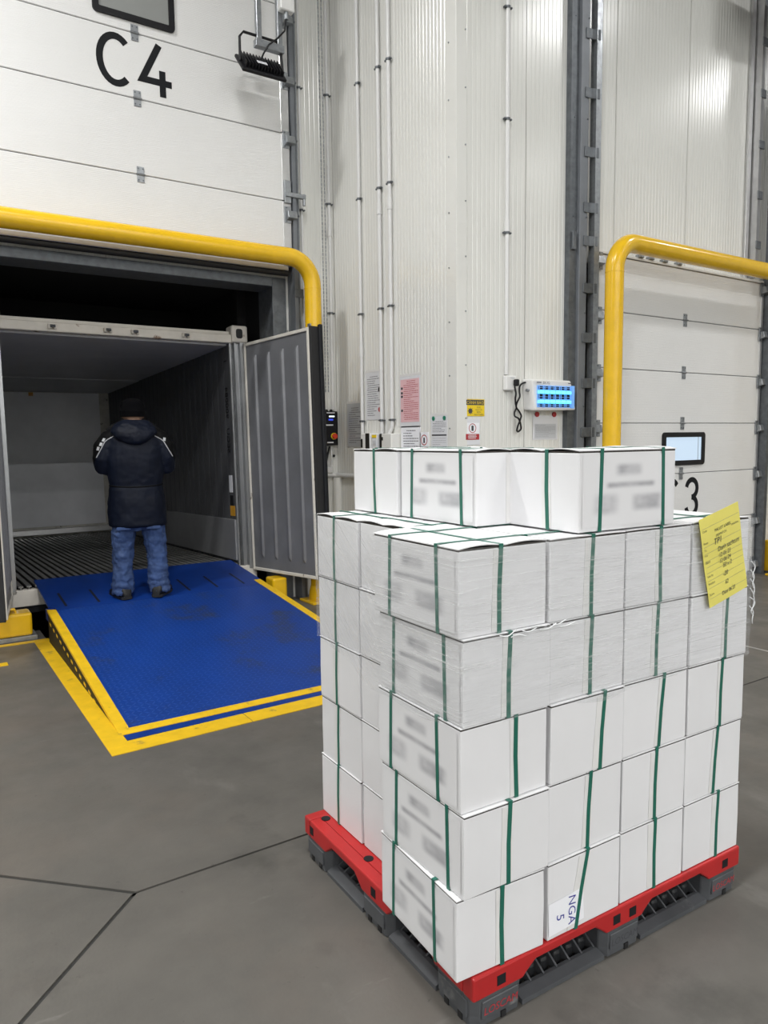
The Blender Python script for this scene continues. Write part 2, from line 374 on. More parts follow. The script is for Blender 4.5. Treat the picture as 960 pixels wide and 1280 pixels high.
def glyph_strokes(ch, x, z, h, wd):
    """big stencil figures as strokes; x,z lower left corner"""
    r = .365*h
    if ch == 'C':
        cx, cz = x+r, z+h/2; pts = []
        for i in range(25):
            a = math.radians(48)+math.radians(264)*i/24
            pts.append((cx+(r-wd/2)*math.cos(a), cz+(h/2-wd/2)*math.sin(a)))
        return [pts]
    if ch == '4':
        ww = .62*h
        return [[(x+.62*ww, z+h-.02*h), (x+.05*ww, z+.27*h), (x+ww, z+.27*h)], [(x+.70*ww, z+.50*h), (x+.70*ww, z)]]
    if ch == '3':
        ww = .56*h; cx = x+ww/2; R = h/4-wd/4
        top = [(cx+(ww/2-wd/2)*math.cos(a), z+h-wd/2-R+R*math.sin(a)) for a in [math.radians(170)-math.radians(260)*i/18 for i in range(19)]]
        bot = [(cx+(ww/2-wd/2)*math.cos(a), z+wd/2+R+R*math.sin(a)) for a in [math.radians(90)-math.radians(260)*i/18 for i in range(19)]]
        return [top, bot]

def big_text(items, y, wd, name, parent):
    g = G()
    y_in = y
    for ch, x, z, h in items:
        for si, st in enumerate(glyph_strokes(ch, x, z, h, wd)):
            vs, fs = stroke2d(st, wd); y = y_in-.0006*si
            n = len(vs)
            g.add([(v.x, y, v.y) for v in vs]+[(v.x, y-.0015, v.y) for v in vs], [f for f in fs]+[tuple(n+i for i in f) for f in fs])
    return g.obj(name, m_letter, parent)

# ------------------------------------------------------------------ lamps (the hall's own, above the frame)
LIGHT_GROUP = 'high bay lamps under the ceiling'
def lamp(x, y, k=1.0):
    t = thing('high_bay_lamp', 'long white high bay lamp hanging under the hall ceiling', 'lamp', (x, y, LAMP_Z), 0, LIGHT_GROUP)
    G().box(x-.62, x+.62, y-.22, y+.22, LAMP_Z+.02, LAMP_Z+.10).obj('housing', m_white, t, bevel=.01)
    G().box(x-.58, x+.58, y-.18, y+.18, LAMP_Z, LAMP_Z+.02).obj('diffuser', m_lampglow, t)
    for sx in (-.4, .4): G().cyl((x+sx, y, LAMP_Z+.1), (x+sx, y, 8.0), .006, 6).obj('suspension_cable', m_gal, t)
    ld = bpy.data.lights.new('lamp_light', 'AREA'); ld.shape = 'RECTANGLE'; ld.size = 1.16; ld.size_y = .36; ld.energy = LAMP_W*k; ld.color = LAMP_COLOR; ld.spread = math.radians(LAMP_SPREAD)
    lo = bpy.data.objects.new('lamp_light', ld); C.objects.link(lo); lo.parent = t; lo.location = (0, 0, -.01)
for (lx, ly), lk in LAMPS: lamp(lx, ly, lk)

# ------------------------------------------------------------------ the setting
X0, X1, Y0 = -12.0, 15.0, -16.0
WA = 6.45      # dock C4 wall
WC = 4.55      # dock C3 wall
XS = 3.68      # step between them
JY = 2.472
floor = struct_root('floor')
gp = .006
def quads(rects, z0=-.12, z1=0.0):
    g = G()
    for x0, x1, y0, y1 in rects: g.box(x0, x1, y0, y1, z0, z1)
    return g
quads([(X0, X1, Y0, WA+.2)], -.16, -.02 ) # extents only
JX = 5.075
# diamond isolation slab left of the joint crossing: edges from (.575,JY) at 45 degrees
a = .575; dv = 2.2
poly_d = [(a-gp*1.4, JY), (a-dv, JY+dv-gp*1.4), (a-2*dv+gp*1.4, JY), (a-dv, JY-dv+gp*1.4)]
G().prism(poly_d, 'z', -.12, 0).obj('slab', m_floor, floor)
PX0, PX1, PY0 = .87, 2.78, 3.84       # leveller pit
def slab_north():
    g = G()
    # polygon pieces north of the long joint, around the pit
    g.prism([(a+gp, JY+gp), (a-dv+gp, JY+dv+gp), (a-dv+gp, WA+.1), (PX0, WA+.1), (PX0, JY+gp)], 'z', -.12, 0)
    g.box(PX0, PX1, JY+gp, PY0, -.12, 0)
    g.prism([(PX1, JY+gp), (JX-.012, JY+gp), (JX-.012, WC+.1), (XS+.1, WC+.1), (XS+.1, WA+.1), (PX1, WA+.1)], 'z', -.12, 0)
    g.prism([(a-dv-gp, JY+dv+gp), (a-2*dv-gp, JY), (X0, JY), (X0, WA+.1), (a-dv-gp, WA+.1)], 'z', -.12, 0)
    return g
slab_north().obj('slab', m_floor, floor)
def slab_south():
    g = G()
    g.prism([(a+gp, JY-gp), (a-dv+gp, JY-dv-gp), (a-dv+gp, Y0), (JX-.012, Y0), (JX-.012, JY-gp)], 'z', -.12, 0)
    g.prism([(a-dv-gp, JY-dv-gp), (a-dv-gp, Y0), (X0, Y0), (X0, JY-.01), (a-2*dv-gp, JY-.01)], 'z', -.12, 0)
    return g
slab_south().obj('slab', m_floor, floor)
G().box(JX+.012, X1, Y0, WC+.1, -.12, 0).obj('slab', m_floor, floor)
G().box(JX-.012, JX+.012, Y0, WC, -.10, .001).obj('joint_strip', m_alu, floor)
# sealant lying in the saw cut joints, just below the slabs
gj = G()
gj.box(a-.02, JX-.012, JY-gp, JY+gp, -.11, -.006)
for sgn in (1, -1):
    d = Vector((-1, sgn)).normalized(); nn = Vector((-d.y, d.x))*.013
    p0 = Vector((a+.01, JY)); p1 = p0+d*3.12
    gj.prism([tuple(p0+nn), tuple(p0-nn), tuple(p1-nn), tuple(p1+nn)], 'z', -.11, -.006)
gj.obj('joint_sealant', m_joint, floor)
# pit walls and floor below the leveller
gpit = G(); gpit.box(PX0-.1, PX1+.1, PY0-.1, WA+.1, -.7, -.6)
gpit.box(PX0-.1, PX0, PY0-.1, WA+.1, -.7, -.12); gpit.box(PX1, PX1+.1, PY0-.1, WA+.1, -.7, -.12); gpit.box(PX0, PX1, PY0-.1, PY0, -.7, -.12)
gpit.obj('pit_lining', m_dark, floor)
# painted yellow border around the leveller, let into the slab edge
def strip(pts, z1, name, mt, par):
    return G().prism(pts, 'z', z1-.004, z1).obj(name, mt, par)
strip([(.775,3.655),(.885,3.80),(.885,6.10),(.775,6.16)], .003, 'painted_border', m_yelmatt, floor)
strip([(.775,3.655),(1.525,3.672),(1.525,3.815),(.885,3.80)], .003, 'painted_border', m_yelmatt, floor)
strip([(1.53,3.672),(2.90,3.69),(2.78,3.825),(1.53,3.815)], .003, 'painted_border', m_yelmatt, floor)
strip([(2.90,3.69),(2.90,6.1),(2.79,6.1),(2.79,3.825)], .003, 'painted_border', m_yelmatt, floor)
strip([(.775,6.16),(.885,6.10),(.885,6.22),(.3,6.22),(.3,6.16)], .0035, 'painted_border', m_yelmatt, floor)
strip([(.30,5.62),(.535,5.62),(.535,5.70),(.30,5.70)], .003, 'painted_border', m_yelmatt, floor)

def ribbed(name, u0, u1, z0, z1, axis, at, th, mt, parent, pitch=.045):
    """one sandwich panel with fine vertical grooves; axis 'x': faces -Y at y=at; axis 'y': faces -X at x=at"""
    prof = []; wdt = u1-u0; n = max(2, int(wdt/pitch)); st = wdt/n; dp = .0028; hw = .008; e = .004
    prof.append((u0, e)); prof.append((u0+e, 0))
    for i in range(1, n):
        u = u0+i*st; prof += [(u-hw, 0), (u-hw*.4, dp), (u+hw*.4, dp), (u+hw, 0)]
    prof += [(u1-e, 0), (u1, e), (u1, th), (u0, th)]
    g = G(); k = len(prof)
    def mk(p, z): return (p[0], at+p[1], z) if axis == 'x' else (at+p[1], p[0], z)
    vs = [mk(p, z0) for p in prof]+[mk(p, z1) for p in prof]
    fs = [(i, (i+1) % k, k+(i+1) % k, k+i) for i in range(k)]
    g.add(vs, fs)
    return g.obj(name, mt, parent)

ZT = 8.0
wl = struct_root('wall_left')
def seams(u0, u1, width=1.0, start=None):
    out = []; u = u0
    while u < u1-.01:
        out.append((u, min(u1, u+width))); u += width
    return out
for u0, u1 in ((-12.0,-11.0),(-11.0,-10.0),(-10.0,-9.0),(-9.0,-8.0),(-8.0,-7.0),(-7.0,-6.0),(-6.0,-5.0),(-5.0,-4.0),(-4.0,-3.0),(-3.0,-2.0),(-2.0,-1.0),(-1.0,0.0),(0.0,.52)):
    ribbed('panel', u0+.002, u1-.002, 0, ZT, 'x', WA, .12, m_wallp, wl)
ribbed('panel', 3.142, XS-.002, 0, ZT, 'x', WA, .12, m_wallp, wl)
for u0, u1 in ((.52,1.52),(1.52,2.52),(2.52,3.14)):
    ribbed('panel', u0+.002, u1-.002, 3.05, ZT, 'x', WA, .12, m_wallp, wl)
# grey frame of the dock opening
fr = G(); fr.box(3.0, 3.14, WA-.02, WA+.30, -.1, 3.05); fr.obj('jamb', m_galdark, wl, bevel=.004)
G().box(.45, .52, WA-.02, WA+.30, -.1, 3.05).obj('jamb', m_galdark, wl, bevel=.004)
G().box(.52, 3.0, WA-.02, WA+.30, 2.965, 3.05).obj('lintel', m_galdark, wl, bevel=.004)
wm = struct_root('wall_middle')
ribbed('panel', WC+.09, WC+1.0, 0, ZT, 'y', XS, .12, m_wallp, wm)
ribbed('panel', WC+1.004, WA+.11, 0, ZT, 'y', XS, .12, m_wallp, wm)
# smooth corner profile with screws
G().prism([(XS-.004, WC+.10), (XS-.004, WC-.004), (XS+.10, WC-.004), (XS+.10, WC+.004), (XS+.004, WC+.004), (XS+.004, WC+.10)], 'z', 0, ZT).obj('corner_profile', m_wallp, wm, bevel=.002)
k = 0
for z in [1.2+.415*i for i in range(10)]:
    G().cyl((XS-.010, WC+.085, z), (XS-.004, WC+.085, z), .006, 8).obj('screw', m_gal, wm)
    G().cyl((XS+.085, WC-.010, z+.08), (XS+.085, WC-.004, z+.08), .006, 8).obj('screw', m_gal, wm)
wr = struct_root('wall_right')
for u0, u1 in ((XS+.10,4.405),(4.405,5.06)):
    ribbed('panel', u0+.0045, u1-.0045, 0, ZT, 'x', WC, .12, m_wallp, wr)
for u0, u1 in ((5.06,5.49),(5.49,6.53),(6.53,7.50),(7.50,8.05)):
    ribbed('panel', u0+.0045, u1-.0045, 3.05, ZT, 'x', WC, .12, m_wallp, wr)
for u0, u1 in ((8.05,9.05),(9.05,10.05),(10.05,11.05),(11.05,12.05),(12.05,13.05),(13.05,14.05),(14.05,15.0)):
    ribbed('panel', u0+.002, u1-.002, 0, ZT, 'x', WC, .12, m_wallp, wr)
G().box(5.0, 8.2, WC+.12, WC+.16, 0, ZT).obj('panel_core', m_wallback, wr)
# the rest of the hall, outside the frame
tag(G().box(X0, X1, Y0, 6.6, 8.0, 8.1).obj('ceiling', m_ceil), kind='structure')
tag(G().box(X0, X1, Y0-.1, Y0, 0, 8).obj('wall_front', m_hallwall), kind='structure')
tag(G().box(X0-.1, X0, Y0, 6.6, 0, 8).obj('wall_far_left', m_hallwall), kind='structure')
tag(G().box(X1, X1+.1, Y0, 4.7, 0, 8).obj('wall_far_right', m_hallwall), kind='structure')

# ------------------------------------------------------------------ dock doors
def sectional_door(name, xa, xb, yf, zs, hx, win, letters):
    d = struct_root(name, ((xa+xb)/2, yf, 0))
    for z0, z1 in zip(zs[:-1], zs[1:]):
        G().box(xa, xb, yf, yf+.045, z0+.0035, z1-.0035).obj('panel', m_doorw, d, bevel=.004)
    G().box(xa+.01, xb-.01, yf+.012, yf+.04, zs[0], zs[-1]).obj('panel_seal', m_inkgrey, d)
    for z in zs[1:-1]:
        h = G().box(hx-.030, hx+.030, yf-.006, yf, z-.062, z-.006).box(hx-.030, hx+.030, yf-.006, yf, z+.006, z+.062).obj('hinge', m_gal, d, bevel=.002)
        G().cyl((hx-.034, yf-.008, z), (hx+.034, yf-.008, z), .009, 8).obj('knuckle', m_gal, h)
        for sx in (-.018, .018):
            for sz in (-.045, .045): G().cyl((hx+sx, yf-.009, z+sz), (hx+sx, yf-.005, z+sz), .006, 6).obj('screw', m_galdark, h)
    x0, x1, z0, z1 = win
    b = .048
    fr_ = G()
    def rr(x0, x1, z0, z1, r, n=5):
        out = []
        for cx, cz, a0 in ((x1-r, z1-r, 0), (x0+r, z1-r, PI/2), (x0+r, z0+r, PI), (x1-r, z0+r, 1.5*PI)):
            out += [(cx+r*math.cos(a0+PI/2*i/n), cz+r*math.sin(a0+PI/2*i/n)) for i in range(n+1)]
        return out
    o_ = rr(x0, x1, z0, z1, .035); i_ = rr(x0+b, x1-b, z0+b, z1-b, .008); n = len(o_)
    vs = [(p[0], yf, p[1]) for p in o_]+[(p[0], yf-.018, p[1]) for p in o_]+[(p[0], yf-.018, p[1]) for p in i_]+[(p[0], yf, p[1]) for p in i_]
    fs = []
    for k in range(3): fs += [(k*n+i, k*n+(i+1) % n, (k+1)*n+(i+1) % n, (k+1)*n+i) for i in range(n)]
    wf = fr_.add(vs, fs).obj('window_frame', m_black, d)
    G().box(x0+b-.004, x1-b+.004, yf-.005, yf-.002, z0+b-.004, z1-b+.004).obj('pane', m_glassday if name == 'door_2' else m_glassdim, wf)
    if name == 'door_2': G().box(x1-b-.055, x1-b-.050, yf-.007, yf-.005, z0+b, z1-b).obj('pane_edge', m_inkgrey, wf)
    big_text(letters, yf-.0005, .052, 'lettering', d)
    return d

# C4: raised, standing above the opening
ZC4 = [3.137, 3.722, 4.316, 4.82, 5.41, 6.0, 6.59]
d1 = sectional_door('door_1', .52, 3.085, 6.33, ZC4, 1.80, (1.48, 2.13, 4.90, 5.23), [('C', 1.492, 4.373, .41), ('4', 1.835, 4.373, .41)])
G().box(.52, 3.12, 6.322, 6.385, 3.100, 3.139).obj('bottom_rail', m_alu, d1, bevel=.003)
G().tube([(.52, 6.352, 3.078), (3.12, 6.352, 3.078)], .026, 10).obj('bottom_seal', m_rubber, d1, smooth=True)
for z0, z1 in zip(ZC4[:-1], ZC4[1:]):
    G().box(3.078, 3.160, 6.322, 6.380, z0+.004, z1-.004).obj('end_cap', m_alu, d1, bevel=.003)
def roller(d, x, y, z, s=1):
    b = G().box(x-.035, x+.035, y-.006, y, z-.075, z+.075).obj('roller_bracket', m_gal, d, bevel=.002)
    G().prism([(y-.055, z-.035), (y-.005, z-.05), (y-.005, z+.03), (y-.040, z+.03)], 'x', x-.015 if s > 0 else x-.075, x+.075 if s > 0 else x+.015).obj('roller_carrier', m_gal, b, bevel=.003)
    G().cyl((x, y-.03, z-.005), (x+.10*s, y-.03, z-.005), .010, 8).obj('roller_pin', m_galdark, b)
    for dz in (-.06, .06): G().cyl((x-.015, y-.011, z+dz), (x-.015, y-.005, z+dz), .007, 6).obj('bolt', m_galdark, b)
for z in (5.29, 4.77, 4.26, 3.60): roller(d1, 3.125, 6.322, z)
bb = G().box(3.10, 3.30, 6.285, 6.320, 3.755, 3.795).obj('stop_bar', m_gal, d1, bevel=.003)
G().box(3.09, 3.155, 6.300, 6.322, 3.70, 3.90).obj('stop_plate', m_gal, d1, bevel=.003)
G().tube([(3.285, 6.30, 3.70), (3.285, 6.30, 3.80)], .014, 8).obj('stop_pin', m_gal, d1, smooth=True)
def channel(d, x0, x1, y0, y1, z0, z1, mt, name='track'):
    t = .006
    return G().prism([(x0, y1), (x0, y0), (x1, y0), (x1, y1), (x1-t, y1), (x1-t, y0+t), (x0+t, y0+t), (x0+t, y1)], 'z', z0, z1).obj(name, mt, d)
channel(d1, 3.170, 3.205, 6.300, WA, 0.0, 7.2, m_bluegrey)
channel(d1, 3.205, 3.245, 6.345, WA, 0.0, 7.2, m_galdark)
G().box(3.245, 3.275, 6.38, WA, 0, 7.2).obj('track_angle', m_gal, d1, bevel=.002)
for z in (.6, 1.2, 1.8, 2.5, 2.9): G().box(3.165, 3.255, 6.293, 6.300, z-.04, z+.04).obj('track_clamp', m_galdark, d1, bevel=.002)
channel(d1, .36, .43, 6.300, WA, 0.0, 7.2, m_bluegrey)

# C3: closed
ZC3 = [.03, .66, 1.158, 1.655, 2.149, 2.652, 3.135]
d2 = sectional_door('door_2', 5.195, 7.83, 4.495, ZC3, 6.485, (6.172, 6.852, 1.24, 1.566), [('C', 6.20, .71, .405), ('3', 6.56, .71, .405)])
G().box(5.195, 7.83, 4.485, 4.545, 3.135, 3.158).obj('top_rail', m_white, d2, bevel=.003)
G().tube([(5.195, 4.52, .022), (7.83, 4.52, .022)], .024, 10).obj('bottom_seal', m_rubber, d2, smooth=True)
for z0, z1 in zip(ZC3[:-1], ZC3[1:]):
    G().box(5.188, 5.225, 4.487, 4.545, z0+.004, z1-.004).obj('end_cap', m_alu, d2, bevel=.002)
    G().box(7.795, 7.836, 4.487, 4.545, z0+.004, z1-.004).obj('end_cap', m_alu, d2, bevel=.002)
for z in (3.07, 2.60, 2.10, 1.61, 1.11, .60, .12):
    roller(d2, 5.235, 4.487, z, -1); roller(d2, 7.80, 4.487, z, 1)
# tracks left of C3
G().prism([(4.862, WC), (4.862, WC-.055), (4.955, WC-.055), (4.955, WC-.049), (4.868, WC-.049), (4.868, WC)], 'z', 0, 7.2).obj('track_back_angle', m_galdark, d2)
G().box(4.950, 5.045, WC-.085, WC-.050, 0, 7.2).obj('track_plate', m_bluegrey, d2, bevel=.004)
channel(d2, 5.100, 5.165, WC-.115, WC-.05, 0, 7.2, m_gal)
for z in (4.88, 4.41, 3.935, 3.48, 3.205, 2.81, 2.39, 2.0, 1.575, 1.15, .72, .3, 5.35, 5.8):
    G().prism([(4.995,WC-.086),(5.060,WC-.090),(5.135,WC-.118),(5.135,WC-.124),(5.058,WC-.098),(4.995,WC-.094)], 'z', z-.042, z+.042).obj('track_clamp', m_galdark, d2, bevel=.003)
G().box(4.880, 4.925, WC-.075, WC-.055, 3.12, 3.27).obj('wall_bracket', m_galdark, d2, bevel=.003)
for z in (1.8, 2.6, 3.4, 4.2, 5.0):
    for x in (4.905, 5.03): G().cyl((x, WC-.092 if x > 5 else WC-.062, z), (x, WC-.05, z), .006, 6).obj('bolt', m_galdark, d2)
# tracks right of C3
channel(d2, 7.850, 7.905, WC-.145, WC-.04, 0, 3.3, m_galdark)
G().box(7.915, 7.985, WC-.100, WC-.02, 0, 3.3).obj('track_plate', m_bluegrey, d2, bevel=.004)
G().box(7.505, 7.565, WC-.030, WC-.004, 3.17, 7.2).obj('track_back_angle', m_alu, d2, bevel=.003)
channel(d2, 7.585, 7.635, WC-.10, WC-.004, 3.17, 7.2, m_alu)
for z in (3.5, 4.0, 4.5, 5.0, 5.5): G().box(7.57, 7.66, WC-.112, WC-.10, z-.04, z+.04).obj('track_clamp', m_gal, d2, bevel=.002)
for x in (5.75, 5.90, 6.10, 6.32): G().box(x, x+.07, 4.47, 4.52, 3.158, 3.185).obj('top_bracket', m_gal, d2, bevel=.004)

# dark steel column and beam beside C3, with cables
t = thing('steel_column', 'dark blue-grey steel column above the right end of door C3', 'column', (7.82, 4.25, 3.3))
G().prism([(7.76,4.16),(8.10,4.16),(8.10,4.18),(7.80,4.18),(7.80,4.44),(7.76,4.44)], 'z', 3.3, 8.0).obj('web', m_bluegrey, t)
G().prism([(7.10,5.62),(7.12,5.56),(8.05,5.66),(8.05,6.0),(7.10,6.0)], 'y', 4.05, 4.16).obj('beam_bracket', m_bluegrey, t, bevel=.005)
t = thing('cable_bundle', 'red and black cables running down the steel column right of door C3', 'cable', (7.72, 4.3, 3.3))
for i, (dx, mt) in enumerate(((0, m_wirered), (.018, m_black), (.034, m_wirered))):
    G().tube([(7.69+dx+.008*math.sin(z*3+i), 4.28, z) for z in [3.3+.2*k for k in range(16)]], .007, 6).obj('cable', mt, t, smooth=True)
for z in (3.7, 4.4, 5.1): G().box(7.675, 7.745, 4.265, 4.292, z-.012, z+.012).obj('cable_tie', m_white, t)

# ------------------------------------------------------------------ yellow pipe guards
def pipe_guard(label, xa, xb, y, ztop, r=.077, R=.24):
    t = thing('pipe_guard', label, 'barrier', ((xa+xb)/2, y, 0), 0, 'yellow pipe guards around the dock doors')
    n = 10; path = [(xa, y, .02), (xa, y, ztop-R-.15), (xa, y, ztop-R)]
    path += [(xa+R-R*math.cos(PI/2*i/n), y, ztop-R+R*math.sin(PI/2*i/n)) for i in range(1, n+1)]
    path += [(xb-R+R*math.sin(PI/2*i/n), y, ztop-R+R*math.cos(PI/2*i/n)) for i in range(0, n+1)]
    path += [(xb, y, ztop-R-.15), (xb, y, .02)]
    G().tube(path, r, 24).obj('pipe', m_yellow, t, smooth=True)
    for x in (xa, xb):
        G().box(x-.14, x+.14, y-.14, y+.14, 0, .022).obj('base_plate', m_yellow, t, bevel=.004)
        G().tube([(x, y, .02), (x, y, .10), (x, y, .16)], [r+.024, r+.018, r+.002], 20).obj('collar', m_yellow, t, smooth=True)
        for zz in (ztop-R-.02,): G().tube([(x, y, zz-.004), (x, y, zz+.004)], r+.0022, 24).obj('weld_seam', m_yellow, t)
    return t
pipe_guard('yellow pipe guard standing round dock opening C4', .22, 3.265, 6.13, 3.177)
pipe_guard('yellow pipe guard standing in front of closed door C3', 5.085, 7.95, 4.20, 3.160)

# yellow bumper blocks
def bumper(label, x0, x1, y0, y1, h, handle):
    t = thing('bumper_block', label, 'bumper', ((x0+x1)/2, (y0+y1)/2, 0), 0, 'yellow bumper blocks beside the leveller')
    G().box(x0-.02, x1+.03, y0-.02, y1, 0, .035).obj('plinth', m_gal, t, bevel=.004)
    G().box(x0, x1, y0, y1, .035, h).obj('body', m_yellow, t, bevel=.018, seg=2)
    if handle:
        G().tube([(x0+.16, y0+.08, h-.01), (x0+.17, y0+.08, h+.03), (x0+.27, y0+.08, h+.025), (x0+.28, y0+.08, h-.01)], .012, 8).obj('handle', m_yellow, t, smooth=True)
bumper('yellow steel bumper block with handle left of the blue leveller', .40, .785, 6.27, 6.46, .215, True)
bumper('yellow steel bumper block behind the right edge of the blue leveller', 2.85, 3.00, 6.27, 6.44, .24, False)
t = thing('kerb_block', 'yellow kerb block on the floor right of door C3', 'bumper', (8.15, 4.43, 0))
G().box(7.995, 8.35, 4.36, 4.50, 0, .36).obj('body', m_yellow, t, bevel=.012)
G().box(7.98, 8.37, 4.345, 4.515, 0, .02).obj('base_plate', m_galdark, t)

# ------------------------------------------------------------------ dock leveller
SL = .1124
def rz_(y): return SL*(y-3.9)
lv = thing('dock_leveller', 'blue tread-plate dock leveller ramp with yellow edges rising to the container', 'dock leveller', (1.8, 5.2, 0))
def slab_on_ramp(pts, t0=-.018, t1=0.0):
    n = len(pts); g = G()
    vs = [(x, y, rz_(y)+t0) for x, y in pts]+[(x, y, rz_(y)+t1) for x, y in pts]
    return g.add(vs, [tuple(range(n))[::-1], tuple(range(n, 2*n))]+[(i, (i+1) % n, n+(i+1) % n, n+i) for i in range(n)])
slab_on_ramp([(.935,3.965),(2.645,3.965),(2.645,6.08),(.935,6.08)]).obj('deck', m_blue, lv)
slab_on_ramp([(.872,3.90),(.935,3.965),(.935,6.11),(.872,6.13)]).obj('edge_strip', m_yelmatt, lv)
slab_on_ramp([(.872,3.90),(2.71,3.90),(2.645,3.965),(.935,3.965)]).obj('edge_strip', m_yelmatt, lv)
slab_on_ramp([(2.71,3.90),(2.71,6.24),(2.645,6.24),(2.645,3.965)]).obj('edge_strip', m_yelmatt, lv)
lip = slab_on_ramp([(.94,6.084),(2.64,6.084),(2.645,6.24),(2.71,6.25),(2.71,6.965),(.905,6.985),(.895,6.20),(.935,6.15)]).obj('lip', m_bluep, lv)
for i in range(7):
    x = 1.02+.25*i
    slab_on_ramp([(x-.009,6.16),(x+.009,6.16),(x+.009,6.52),(x-.009,6.52)], 0, .0012).obj('slot', m_rubber, lip)
# side skirts with toe guard marks
for x in (.874, 2.70):
    g = G(); g.hexa([(x,3.93,-.45),(x+.008,3.93,-.45),(x+.008,6.1,-.45),(x,6.1,-.45),(x,3.93,rz_(3.93)-.018),(x+.008,3.93,rz_(3.93)-.018),(x+.008,6.1,rz_(6.1)-.018),(x,6.1,rz_(6.1)-.018)])
    sk = g.obj('side_skirt', m_dark, lv)
    if x < 1:
        for i in range(13):
            y = 4.35+.135*i; zz = rz_(y)-.065-.012*(i/12)
            G().hexa([(x-.002,y,zz-.008),(x,y,zz-.008),(x,y+.055,zz-.002),(x-.002,y+.055,zz-.002),(x-.002,y,zz+.008),(x,y,zz+.008),(x,y+.055,zz+.014),(x-.002,y+.055,zz+.014)]).obj('toe_guard_mark', m_yelmatt, sk)
G().box(.888, 2.78, 3.815, 3.888, -.08, .002).obj('hinge_strip', m_bluep, lv)
for i in range(3): G().box(1.05+.7*i, 1.15+.7*i, 4.2, 6.2, -.6, -.2).obj('under_frame', m_dark, lv)
G().box(.872, .93, 6.12, 6.20, .16, .245).obj('lip_lug', m_bluep, lv, bevel=.004)

# ------------------------------------------------------------------ refrigerated container
CY = 6.80
ct = thing('shipping_container', 'open refrigerated shipping container with T-bar floor docked at C4', 'container', (1.79, CY, .355))
G().box(.70, 2.76, CY, CY+.09, 2.485, 2.565).obj('header_beam', m_contwhite, ct, bevel=.006)
cc = G(); cc.box(2.757, 2.925, CY-.02, CY+.14, 2.49, 2.655); cco = cc.obj('corner_casting', m_contwhite, ct, bevel=.02, seg=2)
hole = []
for i in range(16):
    a_ = 2*PI*i/16; hole.append((2.835+.034*max(-1,min(1,1.25*math.cos(a_))), 2.575+.046*max(-1,min(1,1.15*math.sin(a_)))))
G().prism(hole, 'y', CY-.0215, CY+.05).obj('casting_hole', m_rubber, cco)
G().box(.61, .76, CY-.02, CY+.14, 2.49, 2.655).obj('corner_casting', m_contwhite, ct, bevel=.02)
for x in (1.15, 1.605, 1.84, 2.305):
    lg = G().box(x-.035, x-.008, CY-.035, CY, 2.505, 2.545).box(x+.008, x+.035, CY-.035, CY, 2.505, 2.545).obj('door_lug', m_contwhite, ct, bevel=.004)
    G().cyl((x-.02, CY-.045, 2.525), (x+.02, CY-.045, 2.525), .012, 8).obj('lug_pin', m_galdark, lg)
# posts
pr_ = [(2.742,CY+.05),(2.742,CY+.02),(2.756,CY+.02),(2.760,CY+.05),(2.785,CY+.05),(2.789,CY+.01),(2.806,CY+.01),(2.810,CY+.04),(2.838,CY+.04),(2.842,CY-.005),(2.915,CY-.005),(2.915,CY+.05)]
G().prism(pr_, 'z', .27, 2.49).obj('door_post', m_ss, ct)
G().box(.62, .745, CY, CY+.16, .27, 2.49).obj('door_post', m_ss, ct)
G().box(.62, 2.92, CY, CY+.10, .16, .30).obj('sill', m_contwhite, ct, bevel=.004)
G().box(.62, 2.92, CY+.02, 11.9, .10, .295).obj('floor_base', m_dark, ct)
# T bars of the floor
nb = 31; pitch = (2.74-.75)/nb
tb = None
for i in range(nb):
    x = .75+pitch*(i+.5)
    if tb is None:
        g = G(); g.box(-.019, .019, CY+.03, 11.86, .318, .330); g.box(-.005, .005, CY+.03, 11.86, .295, .318)
        im = Matrix.Translation((1.79, CY, .355)).inverted()
        me = bpy.data.meshes.new('floor_bar'); me.from_pydata([(v[0], v[1]-CY, v[2]-.355) for v in g.v], [], g.f); me.materials.append(m_tbar); tb = me
    o = add_mesh('floor_bar', tb, None, ct); o.location = (x-1.79, 0, 0)
# right wall lining with ribs, kick plate
g = G(); prof = []
y = CY+.05; prof.append((y, 2.745))
while y < 11.85:
    prof += [(y, 2.745), (y+.10, 2.745), (y+.115, 2.7485), (y+.16, 2.7485), (y+.175, 2.745)]; y += .175
prof = [(b_, a_) for a_, b_ in prof]+[(2.86, 11.9), (2.86, CY+.05)]
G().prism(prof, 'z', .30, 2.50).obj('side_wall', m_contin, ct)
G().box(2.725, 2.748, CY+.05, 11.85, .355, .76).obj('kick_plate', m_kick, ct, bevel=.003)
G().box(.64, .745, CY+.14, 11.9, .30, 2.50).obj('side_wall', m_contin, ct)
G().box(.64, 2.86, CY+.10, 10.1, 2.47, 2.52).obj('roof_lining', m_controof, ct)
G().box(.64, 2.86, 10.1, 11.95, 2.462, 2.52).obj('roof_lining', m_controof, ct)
G().box(.62, 2.92, CY+.05, 12.0, 2.52, 2.60).obj('roof', m_contwhite, ct)
G().box(.64, 2.86, 11.86, 12.0, .30, 2.47).obj('end_wall', m_contpatina, ct)
G().box(.76, 2.60, 11.83, 11.862, .47, 2.455).obj('bulkhead_panel', m_contback, ct, bevel=.004)
G().box(.75, 2.74, 11.74, 11.86, .36, .44).obj('bulkhead_ledge', m_alu, ct, bevel=.004)
G().box(1.62, 1.68, 11.825, 11.832, 2.40, 2.45).obj('bulkhead_tag', m_orange, ct)
